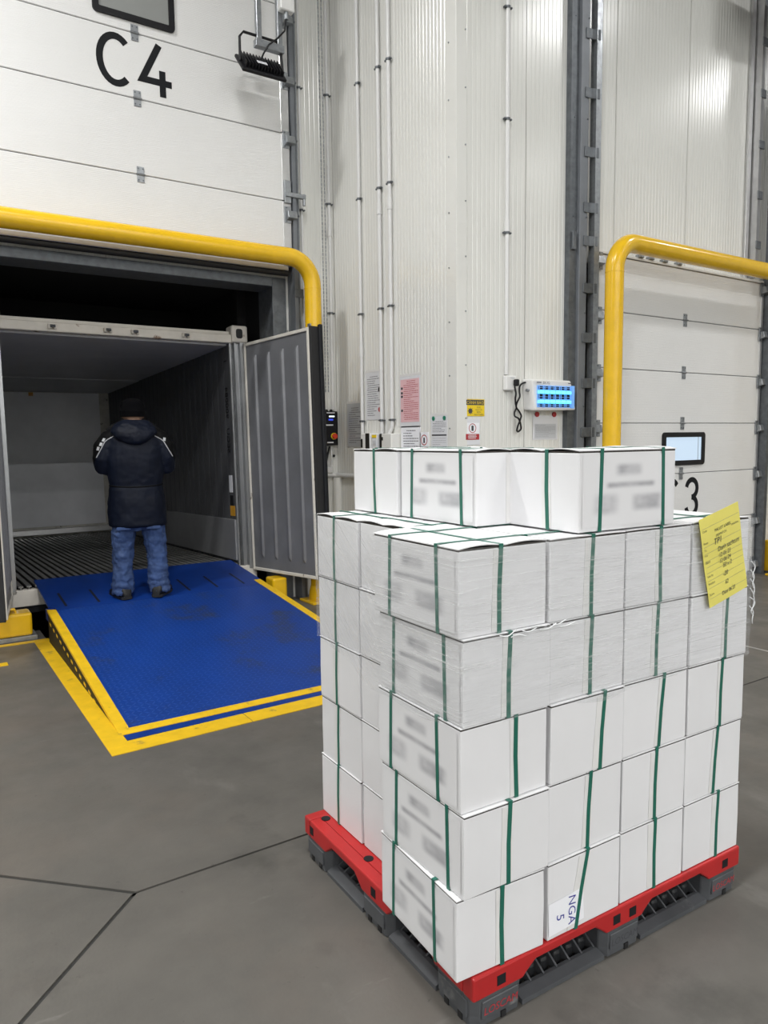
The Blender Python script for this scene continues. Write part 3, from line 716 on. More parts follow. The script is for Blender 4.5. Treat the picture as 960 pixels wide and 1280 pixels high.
# writing on the side wall: container number reading upwards, white and orange stickers
for wd_, zz in (('SEGU', 1.42), ('900084', 1.76), ('1', 2.30)):
    vs, fs = text_mesh(wd_, .105)
    G().add([(2.7415-v[2], 6.985-v[1], zz+v[0]) for v in vs], fs).obj('container_number', m_letter, ct)
G().box(2.7405, 2.7445, 6.905, 6.985, 1.03, 1.20).obj('sticker', m_lam, ct)
G().box(2.7405, 2.7445, 6.90, 6.98, .90, 1.00).obj('stencil_mark', m_letter, ct)
G().box(2.7405, 2.7445, 6.87, 6.985, .795, .895).obj('sticker', m_orange, ct)
# doors of the container
def cont_door(hx, hy, fx, fy, side):
    """side +1: inner face towards -x side of the leaf"""
    H_ = Vector((hx, hy, 0)); F_ = Vector((fx, fy, 0)); Lg = (F_-H_).length; s_ = (F_-H_).normalized(); n_ = Vector((s_.y, -s_.x, 0))
    if n_.x*side > 0: n_ = -n_
    z0, z1 = .255, 2.482
    def P(s, d, z): return H_+s_*s+n_*d+Vector((0, 0, z))
    def bx(s0, s1, d0, d1, za, zb):
        return G().hexa([P(s0,d0,za),P(s1,d0,za),P(s1,d1,za),P(s0,d1,za),P(s0,d0,zb),P(s1,d0,zb),P(s1,d1,zb),P(s0,d1,zb)])
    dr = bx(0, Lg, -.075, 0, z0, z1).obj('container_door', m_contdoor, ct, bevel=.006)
    for s0, s1, za, zb in ((0,.028,z0,z1),(Lg-.028,Lg,z0,z1),(.028,Lg-.028,z0,z0+.03),(.028,Lg-.028,z1-.03,z1)):
        bx(s0, s1, 0, .014, za, zb).obj('gasket', m_gasket, dr, bevel=.004)
    for fr_ in (.17, .385, .60, .815):
        g = G(); s0 = Lg*fr_; hw = .026
        for (a0, a1) in ((-hw, 0), (0, hw)): pass
        ring = []
        rings = []
        for za in (z0+.13, z0+.17, z1-.17, z1-.13):
            k = .02 if za in (z0+.13, z1-.13) else 1.0
            rings.append([P(s0-hw, -.002, za), P(s0-hw*.55, .020*k, za), P(s0+hw*.55, .020*k, za), P(s0+hw, -.002, za)])
        G().loft(rings).obj('rib', m_contdoor, dr, smooth=True)
    bx(Lg, Lg+.022, -.085, .004, z0-.01, z1+.01).obj('edge_seal', m_rubber, dr, bevel=.004)
    bx(Lg+.01, Lg+.045, -.12, -.08, z0-.04, z1+.03).obj('lock_bar', m_dark, dr, bevel=.008)
    for z in (.6, 1.4, 2.2): bx(-.03, .05, -.10, -.075, z-.06, z+.06).obj('door_hinge', m_ss, dr, bevel=.004)
    bx(Lg*.62, Lg*.64, -.05, -.03, z1, z1+.035).obj('top_catch', m_gal, dr)
    bx(Lg-.06, Lg-.03, -.05, -.03, z1, z1+.04).obj('top_catch', m_gal, dr)
    return dr
cont_door(2.885, CY-.015, 3.055, 5.745, 1)
cont_door(.700, CY-.015, .548, 5.75, -1)
ct.rotation_euler = (-.035, 0, 0)

# black shelter round the container and bumpers under it
sh = thing('dock_shelter', 'black fabric dock shelter enclosing the container above and beside', 'shelter', (1.79, 7.3, 0))
G().box(.2, 3.4, 6.75, 9.0, 3.08, 3.16).obj('top_curtain', m_shelter, sh)
G().box(3.05, 3.13, 6.75, 9.0, -.6, 3.08).obj('side_curtain', m_shelter, sh)
G().box(.30, .38, 6.75, 9.0, -.6, 3.08).obj('side_curtain', m_shelter, sh)
G().box(.38, 3.05, 8.9, 8.98, 2.62, 3.08).obj('back_curtain', m_shelter, sh)
G().box(.38, 3.05, 8.9, 8.98, -.6, .02).obj('back_curtain', m_shelter, sh)
G().box(.38, 3.05, 6.75, 9.0, -.7, -.6).obj('bottom_curtain', m_dark, sh)
G().box(2.96, 3.05, 7.2, 7.28, -.6, 3.08).obj('side_flap', m_shelter, sh)
G().box(.38, .60, 7.2, 7.28, -.6, 3.08).obj('side_flap', m_shelter, sh)

# ------------------------------------------------------------------ things on the walls
class Face:
    """a flat frame on a wall: o = upper left corner, r = to the right as one reads, u = up, n = out of the wall"""
    def __init__(s, o, r, n): s.o = Vector(o); s.r = Vector(r); s.u = Vector((0,0,1)); s.n = Vector(n)
    def p(s, x, y, d=0.0): return s.o+s.r*x-s.u*y+s.n*d
    def box(s, g, x0, x1, y0, y1, d0, d1):
        return g.hexa([s.p(x0,y1,d0),s.p(x1,y1,d0),s.p(x1,y1,d1),s.p(x0,y1,d1),s.p(x0,y0,d0),s.p(x1,y0,d0),s.p(x1,y0,d1),s.p(x0,y0,d1)])
    def quad(s, g, x0, x1, y0, y1, d): return g.add([s.p(x0,y1,d),s.p(x1,y1,d),s.p(x1,y0,d),s.p(x0,y0,d)], [(0,1,2,3)])
    def disc(s, g, x, y, r, d0, d1, n=18, sy=1.0):
        return g.loft([[s.p(x+r*math.cos(2*PI*k/n), y+r*sy*math.sin(2*PI*k/n), d) for k in range(n)] for d in (d0, d1)])
    def ring(s, g, x, y, r, w_, d, n=24, sy=1.0):
        vs = [s.p(x+q*math.cos(2*PI*k/n), y+q*sy*math.sin(2*PI*k/n), d) for q in (r, r-w_) for k in range(n)]
        return g.add(vs, [(k, (k+1) % n, n+(k+1) % n, n+k) for k in range(n)])
    def text(s, g, body, x, y, size, d, align='LEFT', sx=1.0, shear=0.0):
        vs, fs = text_mesh(body, size, align, 0.0, shear, sx)
        return g.add([s.p(x+v[0], y-v[1], d) for v in vs], fs)
SIDE = lambda y, z: Face((XS-.0005, y, z), (0,-1,0), (-1,0,0))     # on the step wall
FRONT = lambda x, z: Face((x, WC-.0005, z), (1,0,0), (0,-1,0))     # on the C3 wall
rnd = random.Random(3)
def text_lines(F, x0, x1, y0, y1, n, mt, parent, h=.35, d=.0032, seed=0, heads=()):
    r = random.Random(seed); st = (y1-y0)/n
    g = G()
    for i in range(n):
        y = y0+st*i; x = x0+(r.random()*.05 if r.random() < .3 else 0)*(x1-x0); end = x0+(x1-x0)*(r.uniform(.45, 1.0) if r.random() < .6 else 1)
        if i in heads: x = x0+(x1-x0)*.22; end = x0+(x1-x0)*.8
        while x < end:
            w_ = r.uniform(.05, .16)*(x1-x0); F.quad(g, x, min(end, x+w_), y, y+st*h, d); x += w_+.018*(x1-x0)
    o = g.obj('printed_lines', mt, parent, normals=False); o['kind'] = 'stuff'
    return o
def sheet(name, label, F, w_, h_, mt, cat='notice', tape=True, d=.003):
    t = thing(name, label, cat, F.p(w_/2, h_, 0))
    F.box(G(), 0, w_, 0, h_, .0005, d).obj('sheet', mt, t)
    if tape:
        F.box(G(), -.008, w_+.008, -.012, .010, d, d+.0006).obj('tape', m_tape, t)
    return t
# step wall notices, left to right in the photo
F = SIDE(6.245, 1.89); t = sheet('notice_sheet', 'grey laminated notice left of the leftmost white conduit', F, .285, .425, m_papergrey)
text_lines(F, .03, .26, .05, .40, 17, m_inkgrey, t, seed=1, heads=(0,1))
F.disc(G(), .255, .13, .010, .003, .004).obj('pin', m_white, t); F.disc(G(), .255, .30, .008, .003, .004).obj('pin', m_black, t)
F = SIDE(5.895, 2.16); t = sheet('notice_sheet', 'tall white notice with two dark round magnets between white conduits', F, .275, .445, m_lam)
text_lines(F, .025, .25, .05, .42, 19, m_inkgrey, t, seed=2, heads=(0,))
F.disc(G(), .245, .175, .022, .003, .012).obj('magnet', m_black, t); F.disc(G(), .245, .355, .022, .003, .012).obj('magnet', m_inkred, t)
F = SIDE(5.335, 2.08); t = sheet('notice_poster', 'pink printed poster on white backing right of the conduits', F, .30, .445, m_lam)
F.box(G(), .012, .288, .035, .40, .003, .0042).obj('pink_sheet', m_pink, t)
text_lines(F, .06, .275, .05, .39, 20, m_inkred, t, seed=3, d=.0046, h=.28, heads=(0,1))
for y in (.10, .14, .17, .29): F.box(G(), .02, .048, y, y+.02, .0042, .0048).obj('pictogram', m_ink, t)
F = SIDE(5.32, 1.645); t = sheet('notice_sheet', 'white printed sheet directly below the pink poster', F, .285, .30, m_paper, tape=False)
text_lines(F, .03, .26, .035, .28, 11, m_inkgrey, t, seed=4, heads=(0,))
F = SIDE(5.045, 1.59); t = sheet('sign_plate', 'small no-phone sign beside the sheet below the pink poster', F, .125, .19, m_paper, 'sign', tape=False)
F.ring(G(), .0625, .065, .045, .008, .0035).obj('red_ring', m_inkred, t, normals=False)
F.box(G(), .052, .073, .045, .09, .003, .0036).obj('pictogram', m_ink, t); F.box(G(), .01, .115, .125, .175, .003, .0036).obj('red_band', m_inkred, t)
F = SIDE(4.885, 1.73); t = sheet('record_sheet', 'record sheet with green corner marks near the wall corner', F, .215, .31, m_lam)
F.disc(G(), .035, .03, .018, .003, .008).obj('magnet', m_inkgreen, t); F.disc(G(), .18, .03, .018, .003, .008).obj('magnet', m_inkgreen, t)
text_lines(F, .02, .20, .055, .15, 7, m_inkgrey, t, seed=5, heads=(0,)); F.box(G(), .01, .205, .16, .172, .003, .0036).obj('dark_rule', m_ink, t)
text_lines(F, .02, .20, .19, .29, 6, m_inkgrey, t, seed=6, h=.15)
# conduits on the step wall, with clamps
def conduit(label, p0, p1, r, clamps, nrm, offset=.0, sleeves=(), extra=None, mt=None):
    p0 = Vector(p0); p1 = Vector(p1); n_ = Vector(nrm)
    t = thing('conduit', label, 'conduit', p0, 0, 'white conduits on the dock walls')
    path = [p1, p0]+[Vector(e) for e in (extra or [])]
    G().tube(path, r, 10).obj('pipe', mt or m_whitecond, t, smooth=True)
    side = Vector((n_.y, n_.x, 0))
    for z in clamps:
        c_ = Vector((p0.x, p0.y, z)); g = G()
        g.tube([c_-Vector((0,0,.009)), c_+Vector((0,0,.009))], r+.005, 10)
        o = g.obj('clamp', m_galdark, t, smooth=True)
        q = [c_+side*(r+.014)*s for s in (-1, 1)]
        for qq in q: G().cyl(qq-n_*.012, qq+n_*.012, .008, 6).obj('clamp_ear', m_galdark, o)
    for z in sleeves: G().tube([(p0.x,p0.y,z-.05),(p0.x,p0.y,z+.05)], r+.004, 10).obj('sleeve', m_whitecond, t, smooth=True)
    return t
CZ = (1.705, 2.69, 3.72, 4.72)
conduit('white conduit with clamps, between grey notice and tall white notice', (3.655, 5.93, 1.30), (3.655, 5.93, 7.5), .017, CZ, (-1,0,0), sleeves=(2.35,))
conduit('white conduit running past the right edge of tall white notice', (3.655, 5.593, 1.55), (3.655, 5.593, 7.5), .019, CZ, (-1,0,0), sleeves=(3.55,))
conduit('white conduit with a swept bend at its foot, left of pink poster', (3.655, 5.428, 1.68), (3.655, 5.428, 7.5), .019, CZ, (-1,0,0), sleeves=(3.55,), extra=[(3.655,5.43,1.64),(3.652,5.46,1.60),(3.65,5.47,1.57)])
conduit('white conduit in the inner corner above the control box', (3.622, 6.43, 1.83), (3.622, 6.43, 7.5), .017, (2.77, 3.80, 4.80), (0,-1,0), sleeves=(3.55,))
conduit('thin white conduit beside the track of raised door C4', (3.325, 6.43, 2.2), (3.325, 6.43, 7.5), .012, (4.80, 3.70), (0,-1,0))
conduit('white conduit on the wall above the socket of the insect killer', (4.183, 4.532, 2.05), (4.183, 4.532, 7.5), .018, (3.17, 4.04, 4.87), (0,-1,0), sleeves=(3.22,))
# chain of the raised door
t = thing('hand_chain', 'thin steel hand chain hanging beside the inner corner near C4', 'chain', (3.535, 6.40, 1.9))
g = G()
for s_ in (0, 1):
    x = 3.525+.032*s_
    for k in range(150):
        z = 2.0+.036*k; w_ = .006
        if k % 2: g.box(x-.0018, x+.0018, 6.395-w_, 6.395+w_, z, z+.030)
        else: g.box(x-w_, x+w_, 6.3932, 6.3968, z, z+.030)
o = g.obj('links', m_gal, t); o['kind'] = 'stuff'
# control box
t = thing('control_box', 'black dock control box with red stop button in the inner corner', 'control box', (3.56, 6.42, 1.47))
F = Face((3.482, 6.36, 1.815), (1,0,0), (0,-1,0))
F.box(G(), 0, .155, 0, .335, -.08, 0).obj('housing', m_black, t, bevel=.006)
F.disc(G(), .105, .245, .026, 0, .03).obj('stop_button', m_redbtn, t, smooth=True)
F.disc(G(), .105, .245, .033, 0, .008).obj('button_ring', m_signy, t)
F.box(G(), .055, .115, .045, .058, 0, .003).obj('indicator', m_led, t); F.box(G(), .05, .10, .075, .092, 0, .003).obj('display', m_bluelcd, t)
F.box(G(), .02, .10, .13, .142, 0, .002).obj('caption', m_lam, t); F.box(G(), .03, .12, .012, .022, 0, .002).obj('caption', m_lam, t)
F.box(G(), .03, .10, .30, .312, 0, .002).obj('caption', m_lam, t)
for y in (.045, .075, .10, .14): F.box(G(), .004, .012, y, y+.012, 0, .003).obj('side_mark', m_lam, t)
for x in (.05, .10): F.disc(G(), x, -.006, .012, -.05, -.03).obj('gland', m_black, t)
t = thing('cable_trunking', 'white horizontal trunking below the control box', 'trunking', (3.5, 6.40, 1.20))
G().tube([(3.30, 6.43, 1.185), (3.60, 6.43, 1.185), (3.64, 6.42, 1.185), (3.655, 6.38, 1.185), (3.655, 5.2, 1.185)], .022, 10).obj('pipe', m_whitecond, t, smooth=True)
G().tube([(3.56, 6.40, 1.47), (3.545, 6.41, 1.40), (3.525, 6.42, 1.30), (3.53, 6.43, 1.20)], .010, 8).obj('cable', m_black, t, smooth=True)
G().box(3.52, 3.60, 6.40, 6.449, 1.20, 1.27).obj('junction', m_whitecond, t, bevel=.012)
G().tube([(3.59, 6.42, 1.20), (3.59, 6.42, 1.48)], .011, 8).obj('riser', m_whitecond, t, smooth=True)
G().cyl((3.625, 6.43, 1.375), (3.625, 6.449, 1.375), .014, 10).obj('knob', m_black, t)
t = thing('corner_cove', 'pale rounded corner profile in the inner wall corner', 'profile', (3.62, 6.38, 0))
G().tube([(3.645, 6.405, 0), (3.645, 6.405, 1.16)], .045, 16).obj('cove', m_wallp, t, smooth=True)
# small electrical boxes above the cartons, on the step wall
def ebox(label, y0, y1, z0, z1, dep, parts, mt):
    t = thing('switch_box', label, 'electrical box', (XS, (y0+y1)/2, z0))
    F = SIDE(y0, z1); F.box(G(), 0, y0-y1, 0, z1-z0, 0, dep).obj('housing', mt, t, bevel=.006)
    for nm, x0, x1, yy0, yy1, m_ in parts: F.box(G(), x0, x1, yy0, yy1, dep, dep+.004).obj(nm, m_, t)
    return t
ebox('grey switch box with black side panel under tall white notice', 5.86, 5.70, 1.33, 1.59, .09, [('side_panel', .09, .155, .0, .26, m_rubber), ('switch', .01, .035, .05, .13, m_black), ('red_switch', .012, .035, .16, .19, m_inkred)], m_white)
ebox('pale box with yellow sticker between two electrical boxes', 5.69, 5.60, 1.33, 1.585, .075, [('sticker', .008, .08, .01, .035, m_signy), ('caption', .015, .07, .06, .10, m_papergrey), ('lower_sticker', .02, .06, .20, .22, m_signy)], m_lam)
ebox('dark open switch box left of the grey cabinet', 5.59, 5.50, 1.33, 1.585, .06, [('relay', .02, .06, .15, .21, m_white), ('lever', .04, .08, .20, .23, m_white)], m_rubber)
ebox('light grey cabinet below the swept conduit bend', 5.49, 5.335, 1.33, 1.585, .10, [('screw_plate', .01, .025, .03, .06, m_black)], m_wallp)
# signs and insect killer on the C3 wall
F = FRONT(3.765, 1.846); t = sheet('warning_sign', 'yellow and black warning sign left of the insect killer', F, .195, .135, m_signy, 'sign', tape=False)
F.box(G(), .006, .189, .006, .048, .003, .0036).obj('black_band', m_ink, t)
F.text(G(), 'C\u1ea2NH B\u00c1O', .0975, .040, .034, .0038, 'CENTER', 1.0).obj('lettering', m_signy, t, normals=False)
g = G(); F.disc(g, .048, .095, .018, .003, .0036); o = F.disc(G(), .048, .095, .018, .003, .0036).obj('pictogram', m_ink, t)
for k in range(8):
    a_ = 2*PI*k/8; g = G(); c0 = (.048+.016*math.cos(a_), .095+.016*math.sin(a_)); c1 = (.048+.031*math.cos(a_), .095+.031*math.sin(a_)); nx, ny = -math.sin(a_)*.006, math.cos(a_)*.006
    g.add([F.p(c0[0]-nx, c0[1]-ny, .0037), F.p(c0[0]+nx, c0[1]+ny, .0037), F.p(c1[0], c1[1], .0037)], [(0,1,2)]).obj('spike', m_ink, o, normals=False)
for i, s_ in enumerate(('KHU', 'V\u1ef0C C\u00d3', '\u0110I\u1ec6N', 'NGUY HI\u1ec2M')): F.text(G(), s_, .135, .072+.019*i, .018, .0036, 'CENTER').obj('lettering', m_ink, t, normals=False)
F = FRONT(3.758, 1.688); t = sheet('sign_plate', 'white no-phone sign with red band below the yellow warning sign', F, .155, .205, m_lam, 'sign', tape=False)
F.box(G(), .008, .147, .03, .165, .003, .0034).obj('white_field', m_paper, t)
F.ring(G(), .077, .073, .038, .006, .0036).obj('red_ring', m_inkred, t, normals=False)
F.box(G(), .066, .088, .052, .094, .003, .0038).obj('pictogram', m_ink, t)
F.box(G(), .008, .147, .118, .165, .003, .0036).obj('red_band', m_inkred, t)
text_lines(F, .03, .13, .125, .16, 3, m_lam, t, seed=8, d=.004, h=.5)
t = thing('power_socket', 'white wall socket at the foot of the conduit', 'socket', (4.21, WC, 1.915))
F = FRONT(4.158, 2.04); F.box(G(), 0, .115, 0, .12, 0, .045).obj('housing', m_white, t, bevel=.008)
F.box(G(), .045, .09, .015, .022, .045, .047).obj('caption', m_papergrey, t)
t = thing('mains_cable', 'black power cord looping from the socket to the insect killer', 'cord', (4.27, WC-.04, 1.70))
F.box(G(), .07, .112, .03, .085, .046, .085).obj('plug', m_black, t, bevel=.008)
cpts = [(4.25,1.955),(4.252,1.90),(4.25,1.86),(4.27,1.82),(4.29,1.78),(4.262,1.74),(4.25,1.71),(4.285,1.69),(4.32,1.64),(4.34,1.605),(4.31,1.585),(4.28,1.60),(4.285,1.65),(4.31,1.69),(4.335,1.72),(4.32,1.755),(4.28,1.79),(4.275,1.83),(4.295,1.87),(4.305,1.91),(4.325,1.955),(4.36,1.985),(4.392,1.992)]
def cr(P, n=5):
    out = []
    for i in range(len(P)-1):
        p0, p1, p2, p3 = P[max(i-1,0)], P[i], P[i+1], P[min(i+2,len(P)-1)]
        for k in range(n):
            u = k/n; out.append(tuple(.5*(2*p1[j]+(p2[j]-p0[j])*u+(2*p0[j]-5*p1[j]+4*p2[j]-p3[j])*u*u+(-p0[j]+3*p1[j]-3*p2[j]+p3[j])*u**3) for j in range(len(p1))))
    return out+[tuple(P[-1])]
G().tube([(x, WC-.04-.018*math.sin(i*.23), z) for i, (x, z) in enumerate(cr(cpts))], .0075, 8).obj('cable', m_black, t, smooth=True)
t = thing('insect_killer', 'white electric insect killer with glowing blue tubes on the wall', 'insect killer', (4.64, WC, 1.76))
F = FRONT(4.37, 2.02)
g = G(); o0 = [(0.0,0.0),(.47,0.0),(.545,.25),(.045,.265)]
g.hexa([F.p(.02,.255,0),F.p(.50,.255,0),F.p(.535,.255,.11),F.p(.045,.265,.11),F.p(0,0,0),F.p(.47,0,0),F.p(.48,.005,.10),F.p(.02,.005,.10)])
hs = g.obj('housing', m_white, t, bevel=.012, seg=2)
dd = .112
F.box(G(), .070, .465, .055, .235, dd-.004, dd).obj('glowing_grille', m_uvback, t)
for y in (.098, .178):
    G().tube([F.p(.075, y+.012, dd+.006), F.p(.46, y+.012, dd+.006)], .013, 8).obj('tube', m_uv, t, smooth=True)
for row, (y0, y1) in enumerate(((.062,.088),(.125,.165),(.205,.230))):
    for c_ in range(6):
        x = .08+.064*c_; F.box(G(), x, x+.05, y0, y1, dd, dd+.004).obj('grille_slot', m_dark, t)
for x in [.075+.064*i for i in range(7)]: F.box(G(), x-.004, x+.001, .055, .235, dd+.016, dd+.020).obj('guard_bar', m_uvback, t)
for y in [.075, .105, .15, .19, .218]: F.box(G(), .07, .465, y-.0015, y+.0015, dd+.018, dd+.021).obj('guard_wire', m_uvback, t)
F.box(G(), .468, .512, .05, .24, dd-.002, dd+.002).obj('side_glow', m_uvback, t)
F.text(G(), 'EK-X2', .135, .042, .030, dd+.001, 'LEFT').obj('lettering', m_ink, t, normals=False)
F.box(G(), .065, .115, .026, .036, dd-.002, dd+.001).obj('maker_mark', m_inkgrey, t); F.box(G(), .435, .465, .026, .034, dd-.002, dd+.001).obj('maker_mark', m_inkgrey, t)
G().tube([F.p(-.005,.095,.06), F.p(.05,.095,.06)], .012, 8).obj('mount_knob', m_gal, t)
F = FRONT(4.50, 1.72); t = sheet('record_sheet', 'white record sheet with red magnets below the insect killer', F, .295, .205, m_lam, tape=False)
F.box(G(), .02, .275, .07, .195, .003, .0036).obj('table_print', m_papergrey, t); text_lines(F, .03, .265, .08, .19, 9, m_inkgrey, t, seed=9, d=.0042, h=.12)
for x in (.045, .25): F.disc(G(), x, -.01, .022, .0, .012).obj('magnet', m_inkred, t)

# floodlight on its tube frame
t = thing('floodlight', 'black finned floodlight hanging from a steel tube frame beside C4', 'floodlight', (2.75, 6.0, 4.6))
fy = 6.0
bar = G().box(2.70, 2.96, fy-.03, fy+.03, 4.815, 4.875).obj('crossbar', m_gal, t, bevel=.003)
for x in (2.735, 2.925): G().box(x-.022, x+.022, fy-.022, fy+.022, 4.87, 6.70).obj('frame_tube', m_gal, t, bevel=.003)
G().box(2.70, 2.96, fy-.03, fy+.45, 6.70, 6.76).obj('wall_arm', m_gal, t, bevel=.003)
G().box(2.90, 3.03, fy-.10, fy-.03, 5.13, 5.42).obj('junction_box', m_white, t, bevel=.008)
G().cyl((2.965, fy-.065, 5.07), (2.965, fy-.065, 5.13), .02, 10).obj('gland', m_gal, t)
G().tube([(2.965,fy-.065,5.08),(2.95,fy-.06,4.98),(2.88,fy-.06,4.90),(2.80,fy-.06,4.83),(2.76,fy-.04,4.76),(2.74,fy,4.70)], .007, 8).obj('cable', m_black, t, smooth=True)
Mb = Matrix.Translation((2.745, fy-.02, 4.66)) @ Matrix.Rotation(math.radians(48), 4, 'X')
def fb(x0, x1, y0, y1, z0, z1): return G().hexa([Mb @ Vector(p) for p in ((x0,y0,z0),(x1,y0,z0),(x1,y1,z0),(x0,y1,z0),(x0,y0,z1),(x1,y0,z1),(x1,y1,z1),(x0,y1,z1))])
bd = fb(-.20, .20, -.12, .12, -.03, 0).obj('body', m_black, t, bevel=.008)
for i in range(13):
    x = -.165+.0275*i; fb(x-.004, x+.004, -.09, .10, 0, .04).obj('fin', m_black, bd)
fb(-.06, .03, -.05, -.01, .040, .043).obj('nameplate', m_lam, bd)
fb(-.18, .18, -.10, .10, -.034, -.03).obj('lens', m_glassdim, bd)
G().tube([(2.555, fy-.02, 4.66), (2.565, fy, 4.86), (2.60, fy+.0, 4.905), (2.90, fy, 4.905), (2.935, fy, 4.86), (2.942, fy-.02, 4.66)], .011, 6).obj('yoke', m_black, t)

# ------------------------------------------------------------------ pallet
PXY = (1.1052, 1.3614); PTH = -.0256
Z0, HB = .1511, .2255
def pw(a_, b_, z): 
    c_, s_ = math.cos(PTH), math.sin(PTH)
    return Vector((PXY[0]+a_*c_-b_*s_, PXY[1]+a_*s_+b_*c_, z))
pl = thing('pallet', 'red-topped grey plastic pallet under the white cartons', 'pallet', (*PXY, 0), PTH)
A0, A1, B0, B1 = .042, 1.197, -.003, .998
FA = [(A0, A0+.185), (.53, .71), (1.02, A1)]; FB = [(B0, B0+.185), (.41, .59), (.82, B1)]
ZR, ZL = .083, .120
def rail_profile(spans, lo, hi):
    pts = [(lo, .150)]
    bot = []
    for i, (s0, s1) in enumerate(spans):
        if i > 0: bot += [(s0-.035, ZL), (s0, ZR+.012), (s0+.012, ZR)]
        else: bot += [(s0, ZR)]
        if i < len(spans)-1: bot += [(s1-.012, ZR), (s1, ZR+.012), (s1+.035, ZL)]
        else: bot += [(s1, ZR)]
    return pts+bot+[(hi, .150)]
G().prism([(A0+.045,B0+.045),(A1-.045,B0+.045),(A1-.045,B1-.045),(A0+.045,B1-.045)], 'z', .122, .1495).obj('deck', m_red, pl, world=False)
for d0, d1 in ((B0, B0+.046), (B1-.046, B1)):
    G().prism(rail_profile(FA, A0, A1), 'y', d0, d1).obj('edge_rail', m_red, pl, bevel=.006, seg=2, world=False)
for d0, d1 in ((A0, A0+.046), (A1-.046, A1)):
    G().prism(rail_profile([(B0+.0462, FB[0][1]), FB[1], (FB[2][0], B1-.0462)], B0+.0462, B1-.0462), 'x', d0, d1).obj('edge_rail', m_red, pl, bevel=.006, seg=2, world=False)
for i, (a0, a1) in enumerate(FA):
    for j, (b0, b1) in enumerate(FB):
        e = .006
        def oct_(e, z, c=.022):
            return [(a0+e+c,b0+e,z),(a1-e-c,b0+e,z),(a1-e,b0+e+c,z),(a1-e,b1-e-c,z),(a1-e-c,b1-e,z),(a0+e+c,b1-e,z),(a0+e,b1-e-c,z),(a0+e,b0+e+c,z)]
        fo = G().loft([oct_(e, 0), oct_(e, .03), oct_(.002, ZR+.004)]).obj('foot', m_grey, pl, bevel=.003, world=False)
        am, bm_ = (a0+a1)/2, (b0+b1)/2
        if j == 0:
            G().box(a0+.03, a1-.03, b0-.0005, b0+.006, .024, .074).obj('recess_panel', m_grey, fo, bevel=.002, world=False)
            G().box(am+.005, am+.022, b0+.003, b0+.02, .0005, .018).obj('notch', m_rubber, fo, world=False)
            vs, fs = text_mesh('LOSCAM', .030, 'CENTER', 0, .15)
            G().add([(am+v[0], b0-.0012, .036+v[1]*1.0) for v in vs], fs).obj('lettering', m_ink if i == 1 else m_inkred, fo, normals=False, world=False)
        if i == 0:
            G().box(a0-.0005, a0+.006, b0+.03, b1-.03, .024, .074).obj('recess_panel', m_grey, fo, bevel=.002, world=False)
            for q in (-.03, .03): G().box(a0+.003, a0+.02, bm_+q-.009, bm_+q+.009, .0005, .020).obj('notch', m_rubber, fo, world=False)
# square holes in the red rails
for x in (A0+.095, .585, .655, 1.115): G().box(x-.015, x+.015, B0-.0008, B0+.01, .100, .128).obj('rail_hole', m_dark, pl, world=False)
for y in (B1-.06, .50): G().box(A0-.0008, A0+.01, y-.014, y+.014, .100, .130).obj('rail_hole', m_dark, pl, world=False)
for y in (.93, .62): 
    G().tube([(A0+.055, y, .148), (A0+.055, y, .1515)], .017, 14).obj('plug', m_dark, pl, world=False)
# runners between the feet, with ribs behind them
def runner(pts): return G().prism(pts[0], pts[1], pts[2], pts[3])
for (s0, s1) in ((FA[0][1], FA[1][0]), (FA[1][1], FA[2][0])):
    for y0, sg in ((B0, 1), (B1, -1)):
        G().prism([(y0+.006*sg,0),(y0+.006*sg,.014),(y0+.034*sg,.024),(y0+.045*sg,.024),(y0+.045*sg,0)], 'x', s0-.01, s1+.01).obj('runner', m_grey, pl, world=False)
    if True:
        n = 6; st = (s1-s0)/n
        for k in range(n+1): G().prism([(B0+.038,.010),(B0+.038,.026),(B0+.075,.050),(B0+.12,.058),(B0+.12,.010)], 'x', s0+st*k-.003, s0+st*k+.003).obj('rib', m_grey, pl, world=False)
        for k in range(n): G().box(s0+st*k+.008, s0+st*(k+1)-.008, B0+.060, B0+.15, .0, .052).obj('inner_block', m_greydk, pl, bevel=.012, seg=2, world=False)
    G().box(s0, s1, .40, .60, .01, .05).obj('inner_block', m_greydk, pl, bevel=.01, world=False)
for (s0, s1) in ((FB[0][1], FB[1][0]), (FB[1][1], FB[2][0])):
    for x0, sg in ((A0, 1), (A1, -1)):
        G().prism([(x0+.006*sg,0),(x0+.006*sg,.014),(x0+.036*sg,.026),(x0+.050*sg,.026),(x0+.050*sg,0)], 'y', s0-.01, s1+.01).obj('runner', m_grey, pl, world=False)
    n = 5; st = (s1-s0)/n
    for k in range(n+1): G().prism([(A0+.045,.012),(A0+.045,.028),(A0+.09,.050),(A0+.15,.058),(A0+.15,.012)], 'y', s0+st*k-.003, s0+st*k+.003).obj('rib', m_grey, pl, world=False)
    G().box(A0+.09, A0+.30, s0, s1, 0, .044).obj('inner_block', m_greydk, pl, bevel=.01, world=False)

